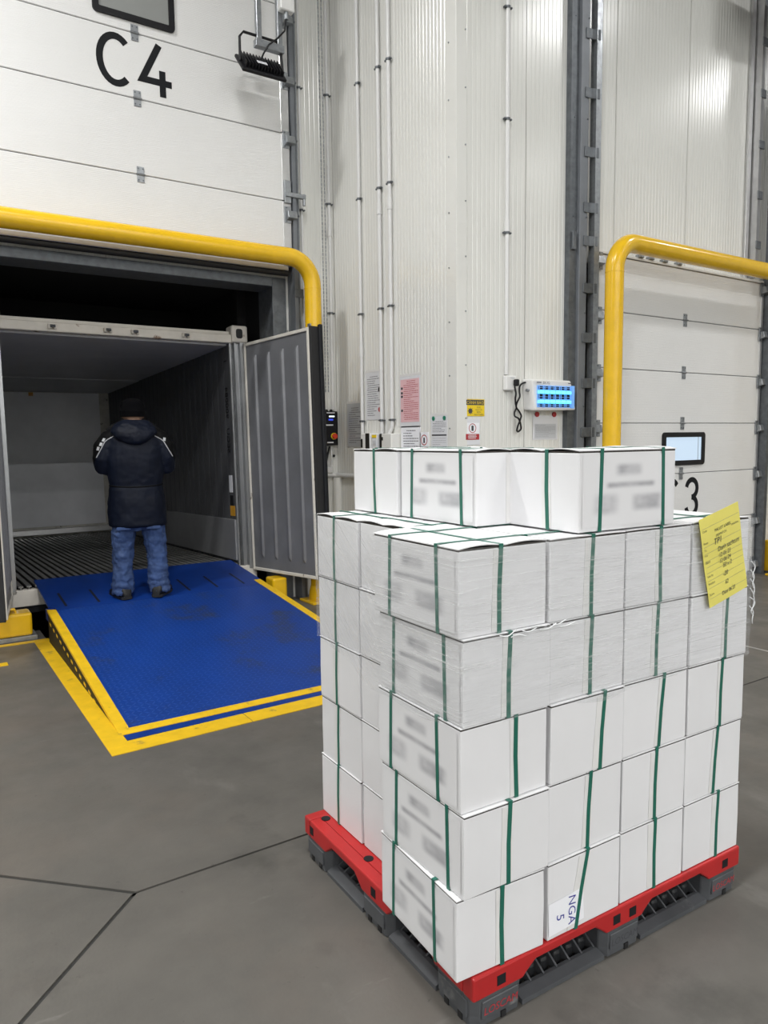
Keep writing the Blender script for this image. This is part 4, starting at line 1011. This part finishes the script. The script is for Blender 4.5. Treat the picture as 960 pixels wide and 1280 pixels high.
# ------------------------------------------------------------------ cartons
CL, CW, CH = .393, .2895, .2250
jr = random.Random(11)
def strap_ring(pts_a, wdir, wd):
    """closed ribbon through corner points pts_a (each with its own sideways shift), ribbon width along wdir"""
    g = G(); n = len(pts_a); wv = Vector(wdir)*wd/2; th_ = .0011
    cen = sum((Vector(p) for p in pts_a), Vector())/n
    vs = []
    for p in pts_a:
        p = Vector(p); o_ = p-cen; o_ = o_-Vector(wdir)*o_.dot(Vector(wdir)); 
        off = Vector([math.copysign(th_, c_) if abs(c_) > 1e-4 else 0 for c_ in o_])
        off = off-Vector(wdir)*off.dot(Vector(wdir))
        vs += [p-wv, p+wv, p+wv+off, p-wv+off]
    fs = []
    for i in range(n):
        j = (i+1) % n
        for k in range(4): fs.append((4*i+k, 4*i+(k+1) % 4, 4*j+(k+1) % 4, 4*j+k))
    return g.add(vs, fs)
def carton(a_, b_, z, orient, label, group, ls=(.5,.5), cs=(.09,.31), prints=(), lift=(0,0), rot=0.0, tape_end=True, L=CL, W=CW, H=CH, parts=True):
    c0 = pw(a_, b_, z)
    t = thing('carton', label, 'carton', c0, PTH+(PI/2 if orient else 0)+rot, group)
    hx, hy = L/2, W/2; e = .0008
    def J(): return jr.uniform(-.0007, .0007)
    hb_ = H-.0080
    G().loft([[(-hx+J(),-hy+J(),0),(hx+J(),-hy+J(),0),(hx+J(),hy+J(),0),(-hx+J(),hy+J(),0)], [(-hx-.0005+J(),-hy-.0005+J(),H*.5),(hx+.0005+J(),-hy-.0005+J(),H*.5),(hx+.0005+J(),hy+.0005+J(),H*.5),(-hx-.0005+J(),hy+.0005+J(),H*.5)], [(-hx+J(),-hy+J(),hb_),(hx+J(),-hy+J(),hb_),(hx+J(),hy+J(),hb_),(-hx+J(),hy+J(),hb_)]]).obj('body', m_carton, t, bevel=.003, seg=2, world=False)
    if not parts: 
        G().box(-hx,hx,-hy,hy,hb_,H-.002).obj('lid', m_flap, t, world=False); return t
    G().box(-hx+.0012, hx-.0012, -hy+.0012, hy-.0012, hb_-.001, H-.0035).obj('gap_shade', m_flapgap, t, world=False)  # dark strip standing in for the shadowed gap below the flaps
    for sgn in (-1, 1):
        y0, y1 = (-hy-.001, -.0015) if sgn < 0 else (.0015, hy+.001)
        n = 8; rows = []
        for i in range(n+1):
            q = i/n; y = y0+(y1-y0)*q; li = lift[0 if sgn < 0 else 1]*math.sin(PI*q)
            rows.append([(-hx-.001,y,H-.0038+li),(-hx+.10,y,H-.0038+li*.25),(hx-.10,y,H-.0038+li*.25),(hx+.001,y,H-.0038+li),(hx+.001,y,H-.0010+li),(hx-.10,y,H-.0010+li*.25),(-hx+.10,y,H-.0010+li*.25),(-hx-.001,y,H-.0010+li)])
        G().loft(rows).obj('flap', m_flap, t, world=False)
    yt, yb = W/2-ls[0]*W, W/2-ls[1]*W; ym = (yt+yb)/2+.003
    g = .0022
    strap_ring([(-hx-g,yb,-.0),(-hx-g,ym,H*.5),(-hx-g,yt,H+.0005),(0,yt,H+.0005),(hx+g,yt,H+.0005),(hx+g,ym,H*.5),(hx+g,yb,-.0)], (0,1,0), .0135).obj('strap', m_strap, t, world=False)
    for i, xx in enumerate(cs):
        x = -hx+xx; dx = .006*(1 if i else -1)
        strap_ring([(x+dx,-hy-g,0),(x,-hy-g,H+.0018),(x,hy+g,H+.0018),(x+dx,hy+g,0)], (1,0,0), .0125).obj('strap', m_strap, t, world=False)
    if tape_end:
        for sx in (-1, 1):
            x = sx*(hx+.0013)
            tw_ = jr.uniform(.020,.034); G().hexa([(x-.0006,yb-.012,.004),(x+.0006,yb-.012,.004),(x+.0006,yb+tw_,.004),(x-.0006,yb+tw_,.004),(x-.0006,yt-.012,hb_-.003),(x+.0006,yt-.012,hb_-.003),(x+.0006,yt+tw_,hb_-.003),(x-.0006,yt+tw_,hb_-.003)]).obj('tape', m_tape, t, world=False)
    for sg in prints:
        y = sg*(hy+.0017); me = bpy.data.meshes.new('print')
        X_ = hx-.012; vs = [(-X_,y,.012),(X_,y,.012),(X_,y,hb_-.008),(-X_,y,hb_-.008)]
        me.from_pydata(vs, [], [(0,1,2,3) if sg < 0 else (3,2,1,0)]); uv = me.uv_layers.new(name='UVMap')
        for lp in me.loops:
            v = vs[lp.vertex_index]; uu = (v[0]+X_)/(2*X_); uv.data[lp.index].uv = (uu if sg < 0 else 1-uu, (v[2]-.012)/(hb_-.02))
        add_mesh('print', me, m_print, t)
    return t
LAY = ['bottom layer', 'second layer from the bottom', 'middle layer', 'fourth layer', 'top wrapped layer']
GR = 'white strapped cartons stacked on the pallet'
COLN = ['at the near corner with faded print', 'second from the near corner on the front', 'third from the near corner on the front', 'at the right end of the front']
shiftA = [.004, .010, .008, .010, .000]
ls_front = [[(.50,.50),(.53,.37),(.53,.53),(.60,.58)], [(.52,.50),(.56,.52),(.52,.50),(.56,.50)], [(.62,.63),(.72,.66),(.62,.55),(.58,.56)], [(.52,.50),(.55,.53),(.50,.48),(.62,.60)], [(.46,.44),(.55,.53),(.51,.52),(.55,.55)]]
cs_front = [(.105,.315), (.070,.310), (.100,.320), (.078,.312), (.090,.305)]
for k in range(5):
    z = Z0+k*HB
    for i in range(4):
        a_ = shiftA[k]*(1-i/3)+.148+.2995*i+jr.uniform(-.001,.001)
        b_ = CL/2+(0 if (k, i) == (0, 1) else jr.uniform(-.001,.007))-(.004 if (k, i) in ((1,0),(3,0)) else 0)
        lift = (0,0) if k < 4 else (.005, .006) if i == 0 else (.003, .004)
        if k == 4 and i in (1, 2): lift = (.001, .001)
        carton(a_, b_, z, 1, f'white carton {COLN[i]}, {LAY[k]}', GR, ls=ls_front[k][i], cs=cs_front[k], prints=(1,) if i == 0 else (), lift=lift, rot=-.045 if (k, i) == (0, 0) else jr.uniform(-.004,.004))
    # recessed cartons on the left side, ends showing
    for j, (bb, nm) in enumerate(((.848, 'at the far end of the left side'), (.552, 'recessed in the middle of the left side'))):
        a_ = .122+CL/2+(.004 if j else 0)+jr.uniform(-.003,.003)
        b_ = bb-.014*(k-2)/2*(1 if j == 0 else .0)*0+jr.uniform(-.003,.003)
        carton(a_, b_, z, 0, f'white carton {nm}, {LAY[k]}', GR, ls=(.46,.44) if j == 0 else (.86,.86), cs=(.10,.31), lift=(.0,.0) if k < 4 else (.005,.005))
    for j in range(2):
        for i in range(2):
            carton(.122+CL*1.5+.006+(CL+.004)*i, (.848,.552)[j], z, 0, 'white carton inside the stack behind the outer cartons', 'cartons hidden inside the pallet stack', parts=(k == 4))
ZT5 = Z0+5*HB+.004
carton(.614, .152, ZT5, 0, 'loose white carton on top of the stack, rightmost, print facing front', GR, ls=(.58,.60), cs=(.085,.335), prints=(-1,), lift=(.006,.006), rot=-.02)
carton(.432, .490, ZT5, 1, 'loose white carton on top of the stack, middle one, print facing left', GR, ls=(.5,.5), cs=(.072,.325), prints=(1,), lift=(.004,.006), rot=.012)
carton(.470, .842, ZT5, 0, 'loose white carton on top of the stack, farthest left', GR, ls=(.50,.52), cs=(.1,.31), lift=(.005,.002), rot=.01)

# handwritten slip on the second carton of the bottom layer
def on_front(x, z, d): return pw(x, -d, z)
t = thing('paper_slip', 'white paper slip with blue marker writing low on the front', 'paper', on_front(.36, .165, .004), PTH)
c4 = [(.306,.259),(.440,.266),(.446,.171),(.309,.164)]
G().hexa([on_front(*c4[3],.0020),on_front(*c4[2],.0020),on_front(*c4[2],.0024),on_front(*c4[3],.0024),on_front(*c4[0],.0020),on_front(*c4[1],.0020),on_front(*c4[1],.0024),on_front(*c4[0],.0024)]).obj('sheet', m_paper, t)
for body, x, z, sz in (('5', .338, .219, .042), ('NGA', .384, .260, .040)):
    vs, fs = text_mesh(body, sz, 'LEFT', 0, .1)
    G().add([on_front(x+v[1], z-v[0], .0026) for v in vs], fs).obj('handwriting', m_inkblue, t, normals=False)
# yellow pallet label
lc = Vector((1.030, 1.170)); la = math.radians(13.5); lw, lh = .200, .288
def onl(x, y, d): # x right, y down from the upper left corner
    px_ = lc.x+(x-lw/2)*math.cos(la)-(lh/2-y)*math.sin(la); pz_ = lc.y+(x-lw/2)*math.sin(la)+(lh/2-y)*math.cos(la)
    return pw(px_, -d, pz_)
t = thing('pallet_label', 'yellow handwritten pallet label hanging on the wrapped front at the right end', 'label', onl(lw/2, lh, .006), PTH)
g = G(); ny = 8; rows = []
for i in range(ny+1):
    y = lh*i/ny; dd = .0155+.0012*math.sin(i*1.1)
    rows.append([onl(0,y,dd), onl(lw*.5,y,dd+.001), onl(lw,y,dd+.0005), onl(lw,y,dd-.0005), onl(lw*.5,y,dd), onl(0,y,dd-.0005)])
g.loft(rows).obj('sheet', m_labely, t, smooth=True)
LD = .0185
def ltext(body, x, y, sz, mt, nm, sx=1.0, shear=0.0):
    vs, fs = text_mesh(body, sz, 'LEFT', 0, shear, sx); G().add([onl(x+v[0], y-v[1], LD) for v in vs], fs).obj(nm, mt, t, normals=False)
ltext('PALLET LABEL', .066, .058, .0135, m_inkpen, 'printed_title'); ltext('DESPATCH', .070, .075, .011, m_inkpen, 'printed_title')
ltext('ORIGINAL', .150, .064, .0085, m_inkpen, 'printed_title')
for y, s_ in ((.045,'Code'),(.083,'From'),(.105,'To'),(.122,'For'),(.145,'Batch'),(.190,'Use by'),(.215,'Product'),(.250,'Store'),(.262,'')): 
    if s_: ltext(s_, .006, y, .010, m_inkpen, 'printed_caption')
for body, x, y, sz in (('TP1', .055, .098, .028), ('Danh sachtum', .070, .124, .0215), ('12 06 23', .072, .144, .019), ('12 06 24', .070, .163, .019), ('50 x 2', .086, .182, .020), ('-20', .082, .210, .021), ('62', .088, .238, .018), ('Date 06.23', .066, .268, .017)):
    ltext(body, x, y, sz, m_inkpen, 'handwriting', .9, .25)
for y in (.030, .088, .110, .134, .153, .172, .198, .222, .256):
    G().add([onl(.006,y+.004,LD-.0002), onl(lw-.008,y+.004,LD-.0002), onl(lw-.008,y+.0032,LD-.0002), onl(.006,y+.0032,LD-.0002)], [(0,1,2,3)]).obj('ruled_line', m_inkgrey, t, normals=False)

# stretch film round the two upper layers
fl_path = [(.112,.999),(-.006,.392),(-.009,.006),(-.004,-.0105),(.008,-.0115),(1.195,-.0105),(1.207,0.0),(1.208,.385),(1.315,.41),(1.316,.995),(1.305,1.006),(.122,1.006)]
seglen = [0.0]
t = thing('stretch_film', 'clear stretch film wrapped round the two upper carton layers', 'film', (*PXY, Z0+3*HB), PTH)
pts = []; 
for i in range(len(fl_path)):
    p0 = Vector(fl_path[i]); p1 = Vector(fl_path[(i+1) % len(fl_path)]); n = max(1, int((p1-p0).length/.04))
    for k in range(n): pts.append((p0.lerp(p1, k/n), i))
pts.append((Vector(fl_path[0]), 0))
sacc = 0; us = []; sk = []; skew = 0
for i, (p_, sg) in enumerate(pts):
    if i > 0:
        d_ = (p_-pts[i-1][0]).length; sacc += d_
        if pts[i-1][1] == 0: skew += d_*.42
    us.append(sacc); sk.append(skew)
NZ = 14; vs = []; zb, zt = Z0+3*HB-.004, Z0+5*HB-.004; fr_ = random.Random(5)
wob = [.012*math.sin(u*7)+.008*math.sin(u*19+1) for u in us]
nrm = []
for r_ in range(NZ+1):
    for i, (p_, sg) in enumerate(pts):
        q = r_/NZ; z = zb+(zt-zb)*q+(wob[i]*(1-q) if r_ == 0 else wob[i]*.25 if r_ == NZ else 0)
        zz = z+.0
        # follows the label corner upwards at the right end
        c_ = Vector((.6,.5)); o_ = (p_-c_).normalized(); wv_ = .0012*math.sin(us[i]*31+z*43)+.0008*math.sin(us[i]*57-z*90)
        if sg in (4,) : o_ = Vector((0,-1))
        vs.append((p_.x+o_.x*wv_, p_.y+o_.y*wv_, zz-(Z0+3*HB)))
np_ = len(pts); fs = [(r_*np_+i, r_*np_+i+1, (r_+1)*np_+i+1, (r_+1)*np_+i) for r_ in range(NZ) for i in range(np_-1)]
me = bpy.data.meshes.new('film'); me.from_pydata(vs, [], fs); uv = me.uv_layers.new(name='UVMap')
for lp in me.loops:
    i = lp.vertex_index % np_; uv.data[lp.index].uv = (us[i], vs[lp.vertex_index][2]+sk[i])
for f in me.polygons: f.use_smooth = True
add_mesh('film', me, m_film, t)
# loose film ends: gathered crumple on the near front face and wisps at the right end
def wisp(pts_, r_, nm): G().tube(cr(pts_, 4), r_, 5).obj(nm, m_film_solid, t, smooth=True)
m_film_solid = mat('gathered_film', (.80,.82,.83), .15, var=.05, spec=.8)
wr_ = random.Random(9)
for i in range(7):
    x = .12+.035*i; z = Z0+4*HB+wr_.uniform(-.012,.010)
    wisp([tuple(on_front(x+wr_.uniform(-.01,.01), z, .014)), tuple(on_front(x+.02, z+wr_.uniform(-.006,.006), .018)), tuple(on_front(x+.05, z+wr_.uniform(-.006,.010), .015))], .0016, 'film_crumple')
for i in range(6):
    z = 1.13-.03*i; wisp([tuple(pw(1.204,.0,z)), tuple(pw(1.222+wr_.uniform(-.008,.008),-.004,z-.02)), tuple(pw(1.210+wr_.uniform(-.006,.012),-.006,z-.045)), tuple(pw(1.218,-.004,z-.06))], .0018, 'film_wisp')

# ------------------------------------------------------------------ person
mx_, my_ = 1.612, 6.19
man = thing('person', 'person in navy hooded parka, jeans and black beanie standing on the blue leveller', 'person', (mx_, my_, rz_(my_)), -math.radians(13))
def sup(cx, cy, z, rx, ry, n=28, pw_=.8):
    out = []
    for k in range(n):
        a_ = 2*PI*k/n; c_, s_ = math.cos(a_), math.sin(a_)
        out.append((cx+rx*math.copysign(abs(c_)**pw_, c_), cy+ry*math.copysign(abs(s_)**pw_, s_), z))
    return out
def remeshed(g, voxel, smooth_it=6, disp=0.0, dscale=.12, seed=0):
    me = bpy.data.meshes.new('tmp'); me.from_pydata([tuple(v) for v in g.v], [], g.f)
    bm = bmesh.new(); bm.from_mesh(me); bmesh.ops.recalc_face_normals(bm, faces=bm.faces); bm.to_mesh(me); bm.free()
    o = bpy.data.objects.new('tmp', me); C.objects.link(o)
    r_ = o.modifiers.new('r', 'REMESH'); r_.mode = 'VOXEL'; r_.voxel_size = voxel; r_.use_smooth_shade = True
    s_ = o.modifiers.new('s', 'SMOOTH'); s_.iterations = smooth_it; s_.factor = .5
    if disp > 0:
        tx = bpy.data.textures.new('folds', 'CLOUDS'); tx.noise_scale = dscale; tx.noise_depth = 2
        d_ = o.modifiers.new('d', 'DISPLACE'); d_.texture = tx; d_.strength = disp; d_.mid_level = .5; d_.texture_coords = 'LOCAL'
    dg = bpy.context.evaluated_depsgraph_get(); dg.update(); res = bpy.data.meshes.new_from_object(o.evaluated_get(dg))
    bpy.data.objects.remove(o); bpy.data.meshes.remove(me)
    for p_ in res.polygons: p_.use_smooth = True
    return res
# body: one continuous surface, head to feet, arms bent forward, fingers half closed
gb = G()
gb.loft([sup(0,.0,z,rx,ry,20) for z,rx,ry in ((.78,.15,.10),(.95,.14,.095),(1.1,.16,.10),(1.25,.17,.10),(1.34,.12,.08),(1.38,.06,.06),(1.46,.055,.06))])
gb.ell((0,.03,1.515),(.076,.096,.115)); gb.ell((0,.055,1.465),(.055,.07,.06))
gb.ell((0,.128,1.495),(.014,.022,.022),10,6)
for s_ in (-1,1):
    gb.ell((s_*.078,.02,1.505),(.012,.022,.032),10,6)
    gb.tube([(s_*.13,0,1.32),(s_*.20,-.01,1.28),(s_*.243,-.02,1.18),(s_*.248,-.01,1.09),(s_*.185,.14,1.11),(s_*.12,.265,1.16)], [.05,.055,.05,.045,.04,.03], 12)
    gb.tube([(s_*.12,.265,1.16),(s_*.10,.30,1.18),(s_*.08,.335,1.20)], [.028,.036,.034], 10)
    for k in range(4):
        q = -.022+.0146*k; ln = (.9,1.0,1.06,.92)[k]
        b0 = Vector((s_*(.078+q*.3), .340, 1.20+q)); 
        gb.tube([b0, b0+Vector((-s_*.008,.032*ln,.004)), b0+Vector((-s_*.032,.045*ln,.004)), b0+Vector((-s_*.050,.030*ln,.002))], [.0085,.0085,.008,.0065], 8)
    gb.tube([(s_*.10,.305,1.205),(s_*.085,.325,1.232),(s_*.062,.345,1.238)], [.011,.010,.008], 8)
    gb.tube([(s_*.09,0,.85),(s_*.12,.0,.62),(s_*.132,.005,.42),(s_*.138,-.005,.22),(s_*.14,-.01,.09)], [.085,.075,.052,.045,.038], 12)
    gb.tube([(s_*.14,-.02,.07),(s_*.146,.0,.052),(s_*.155,.04,.045)], [.030,.026,.020], 10)
body = add_mesh('body', remeshed(gb, .006, 3), m_skin, man)
for s_ in (-1,1):
    G().ell((s_*.030,.119,1.515),(.011,.008,.007),10,6).obj('eye', m_black, body, world=False)
G().ell((0,.122,1.452),(.022,.006,.005),10,6).obj('mouth', m_inkred, body, world=False)
# jacket
gj = G()
gj.loft([sup(0,-.01,z,rx,ry,32,.85) for z,rx,ry in ((.592,.212,.155),(.60,.226,.168),(.68,.229,.170),(.80,.226,.166),(.90,.214,.156),(.928,.208,.150),(.96,.214,.156),(1.05,.226,.164),(1.15,.234,.164),(1.24,.232,.156),(1.31,.205,.140),(1.365,.155,.118),(1.41,.105,.095),(1.435,.085,.085))])
for s_ in (-1,1):
    gj.tube([(s_*.12,0,1.345),(s_*.185,-.012,1.305),(s_*.232,-.02,1.235),(s_*.246,-.025,1.15),(s_*.240,-.01,1.085),(s_*.215,.08,1.075),(s_*.175,.17,1.105),(s_*.125,.255,1.155)], [.075,.083,.084,.080,.076,.070,.060,.048], 16)
jm = remeshed(gj, .009, 5, .020, .13)
for p_ in jm.polygons: p_.use_smooth = True
jm.materials.append(m_jacket); jm.materials.append(m_jacketblk)
def above_piping(c_):
    # black shoulder yoke: above a line falling from the hood to the outer upper arm
    ax = abs(c_.x); 
    if ax < .11: return False
    zl = 1.355-(ax-.11)*.55-max(0,ax-.22)*1.3
    return c_.z > zl
for p_ in jm.polygons:
    if above_piping(p_.center): p_.material_index = 1
jk = add_mesh('jacket', jm, None, man)
bvh = BVHTree.FromPolygons([v.co for v in jm.vertices], [tuple(p_.vertices) for p_ in jm.polygons])
def onto(x, z, off=.003):
    loc, nr, ix, ds = bvh.ray_cast(Vector((x, -.8, z)), Vector((0,1,0)))
    if loc is None:
        loc, nr, ix, ds = bvh.find_nearest(Vector((x, -.1, z)))
    return loc+nr*off, nr
for s_ in (-1,1):
    pth = []
    for i in range(9):
        ax = .115+(.292-.115)*i/8; zl = 1.355-(ax-.11)*.55-max(0,ax-.22)*1.3
        pth.append(onto(s_*ax, zl, .002)[0])
    G().tube(pth, .0042, 6).obj('piping', m_piping, jk, smooth=True, world=False)
    for i in range(3 if s_ < 0 else 1):
        c_, nr = onto(s_*(.232+.022*i), 1.300-.034*i, .002)
        tx = Vector((0,0,1)).cross(nr).normalized(); ty = nr.cross(tx)
        G().hexa([c_+tx*a_+ty*b_+nr*d_ for d_ in (0,.002) for a_,b_ in ((-.014,-.012),(.006,-.016),(.014,.012),(-.006,.016))]).obj('shoulder_patch', m_piping, jk, world=False)
# waist cord and hem
wc_ = []
for i in range(29):
    a_ = PI+PI*i/28; x = .206*math.cos(a_); wc_.append(onto(x*.995, .927+.006*math.cos(a_*2), .001)[0])
G().tube(wc_, .0055, 6).obj('waist_seam', m_jacketblk, jk, smooth=True, world=False)
# hood lying on the back
gh = G()
gh.loft([[( (.165-.0*q)*math.cos(t_)*w_, -.075+yy+.075*math.sin(t_)*d_, z) for t_ in [2*PI*k/24 for k in range(24)]] for z,w_,d_,yy,q in ((1.262,.30,.45,-.060,0),(1.285,.62,.80,-.055,0),(1.325,.95,1.05,-.045,0),(1.365,1.10,1.15,-.03,0),(1.405,1.02,1.25,.0,0),(1.440,.78,1.25,.03,0),(1.458,.60,1.1,.045,0))])
hm = remeshed(gh, .008, 5, .022, .07)
hd = add_mesh('hood', hm, m_jacket, man)
for s_ in (-1,1):
    G().tube([(s_*.10,.03,1.425),(s_*.155,.0,1.405),(s_*.205,-.01,1.375)], [.028,.026,.014], 10).obj('hood_tab', m_jacketblk, hd, smooth=True, world=False)
# jeans
gp_ = G()
gp_.loft([sup(0,-.005,z,rx,ry,28,.85) for z,rx,ry in ((.88,.17,.12),(.74,.196,.138),(.66,.206,.142),(.60,.200,.130),(.56,.17,.10))])
for s_ in (-1,1):
    xo = .0 if s_ < 0 else .008
    gp_.loft([sup(s_*cx+xo,cy,z,rx,ry,20,.9) for z,cx,cy,rx,ry in ((.70,.092,-.005,.105,.125),(.60,.105,-.005,.100,.115),(.50,.118,.0,.092,.102),(.40,.128,.005,.084,.094),(.30,.133,-.002,.080,.090),(.20,.137,-.01,.080,.090),(.16,.138,-.012,.088,.096),(.135,.138,-.014,.080,.088),(.11,.140,-.014,.090,.098),(.085,.140,-.014,.082,.090),(.06,.142,-.014,.090,.098),(.035,.142,-.014,.084,.094))])
jn = add_mesh('jeans', remeshed(gp_, .007, 2, .034, .06), m_jeans, man)
for s_ in (-1,1):
    G().box(s_*.115-.055, s_*.115+.055, -.158, -.150, .575, .60).obj('pocket_edge', m_jeans, jn, bevel=.003, world=False)
# shoes
for s_ in (-1,1):
    an = s_*.42; xo = .0 if s_ < 0 else .008
    M2 = Matrix.Translation((s_*.142+xo, -.03, 0)) @ Matrix.Rotation(-an, 4, 'Z')
    g = G()
    rings = []
    for y,w_,h_ in ((-.085,.030,.050),(-.070,.042,.085),(-.02,.046,.098),(.05,.050,.080),(.12,.054,.058),(.17,.044,.046),(.195,.020,.030)):
        rings.append([M2 @ Vector((w_*math.copysign(abs(math.cos(t_))**.7, math.cos(t_)), y, .012+h_*.5+h_*.5*math.copysign(abs(math.sin(t_))**.7, math.sin(t_)))) for t_ in [2*PI*k/16 for k in range(16)]])
    sh_ = g.loft(rings).obj('shoe', m_shoe, man, smooth=True, world=False)
    so = []
    for y,w_ in ((-.088,.030),(-.07,.046),(.0,.048),(.06,.053),(.12,.057),(.17,.048),(.20,.022)): so.append((w_, y))
    pol = [tuple((M2 @ Vector((w_, y, 0))).xy) for w_, y in so]+[tuple((M2 @ Vector((-w_, y, 0))).xy) for w_, y in so[::-1]]
    G().prism(pol, 'z', -.002, .020).obj('sole', m_rubber, sh_, world=False)
# beanie
gn = G(); rings = []
for z,rx,ry in ((1.488,.093,.108),(1.492,.098,.113),(1.535,.098,.113),(1.540,.094,.109),(1.58,.092,.106),(1.61,.080,.092),(1.630,.055,.064),(1.640,.02,.025)): rings.append(sup(0,.022,z,rx,ry,24,1.0))
bn = gn.loft(rings).obj('beanie', m_beanie, man, smooth=True, world=False)
G().loft([sup(0,.022,z,rx,ry,24,1.0) for z,rx,ry in ((1.486,.096,.111),(1.488,.101,.116),(1.532,.101,.116),(1.536,.096,.111))]).obj('cuff', m_beanie, bn, smooth=True, world=False)
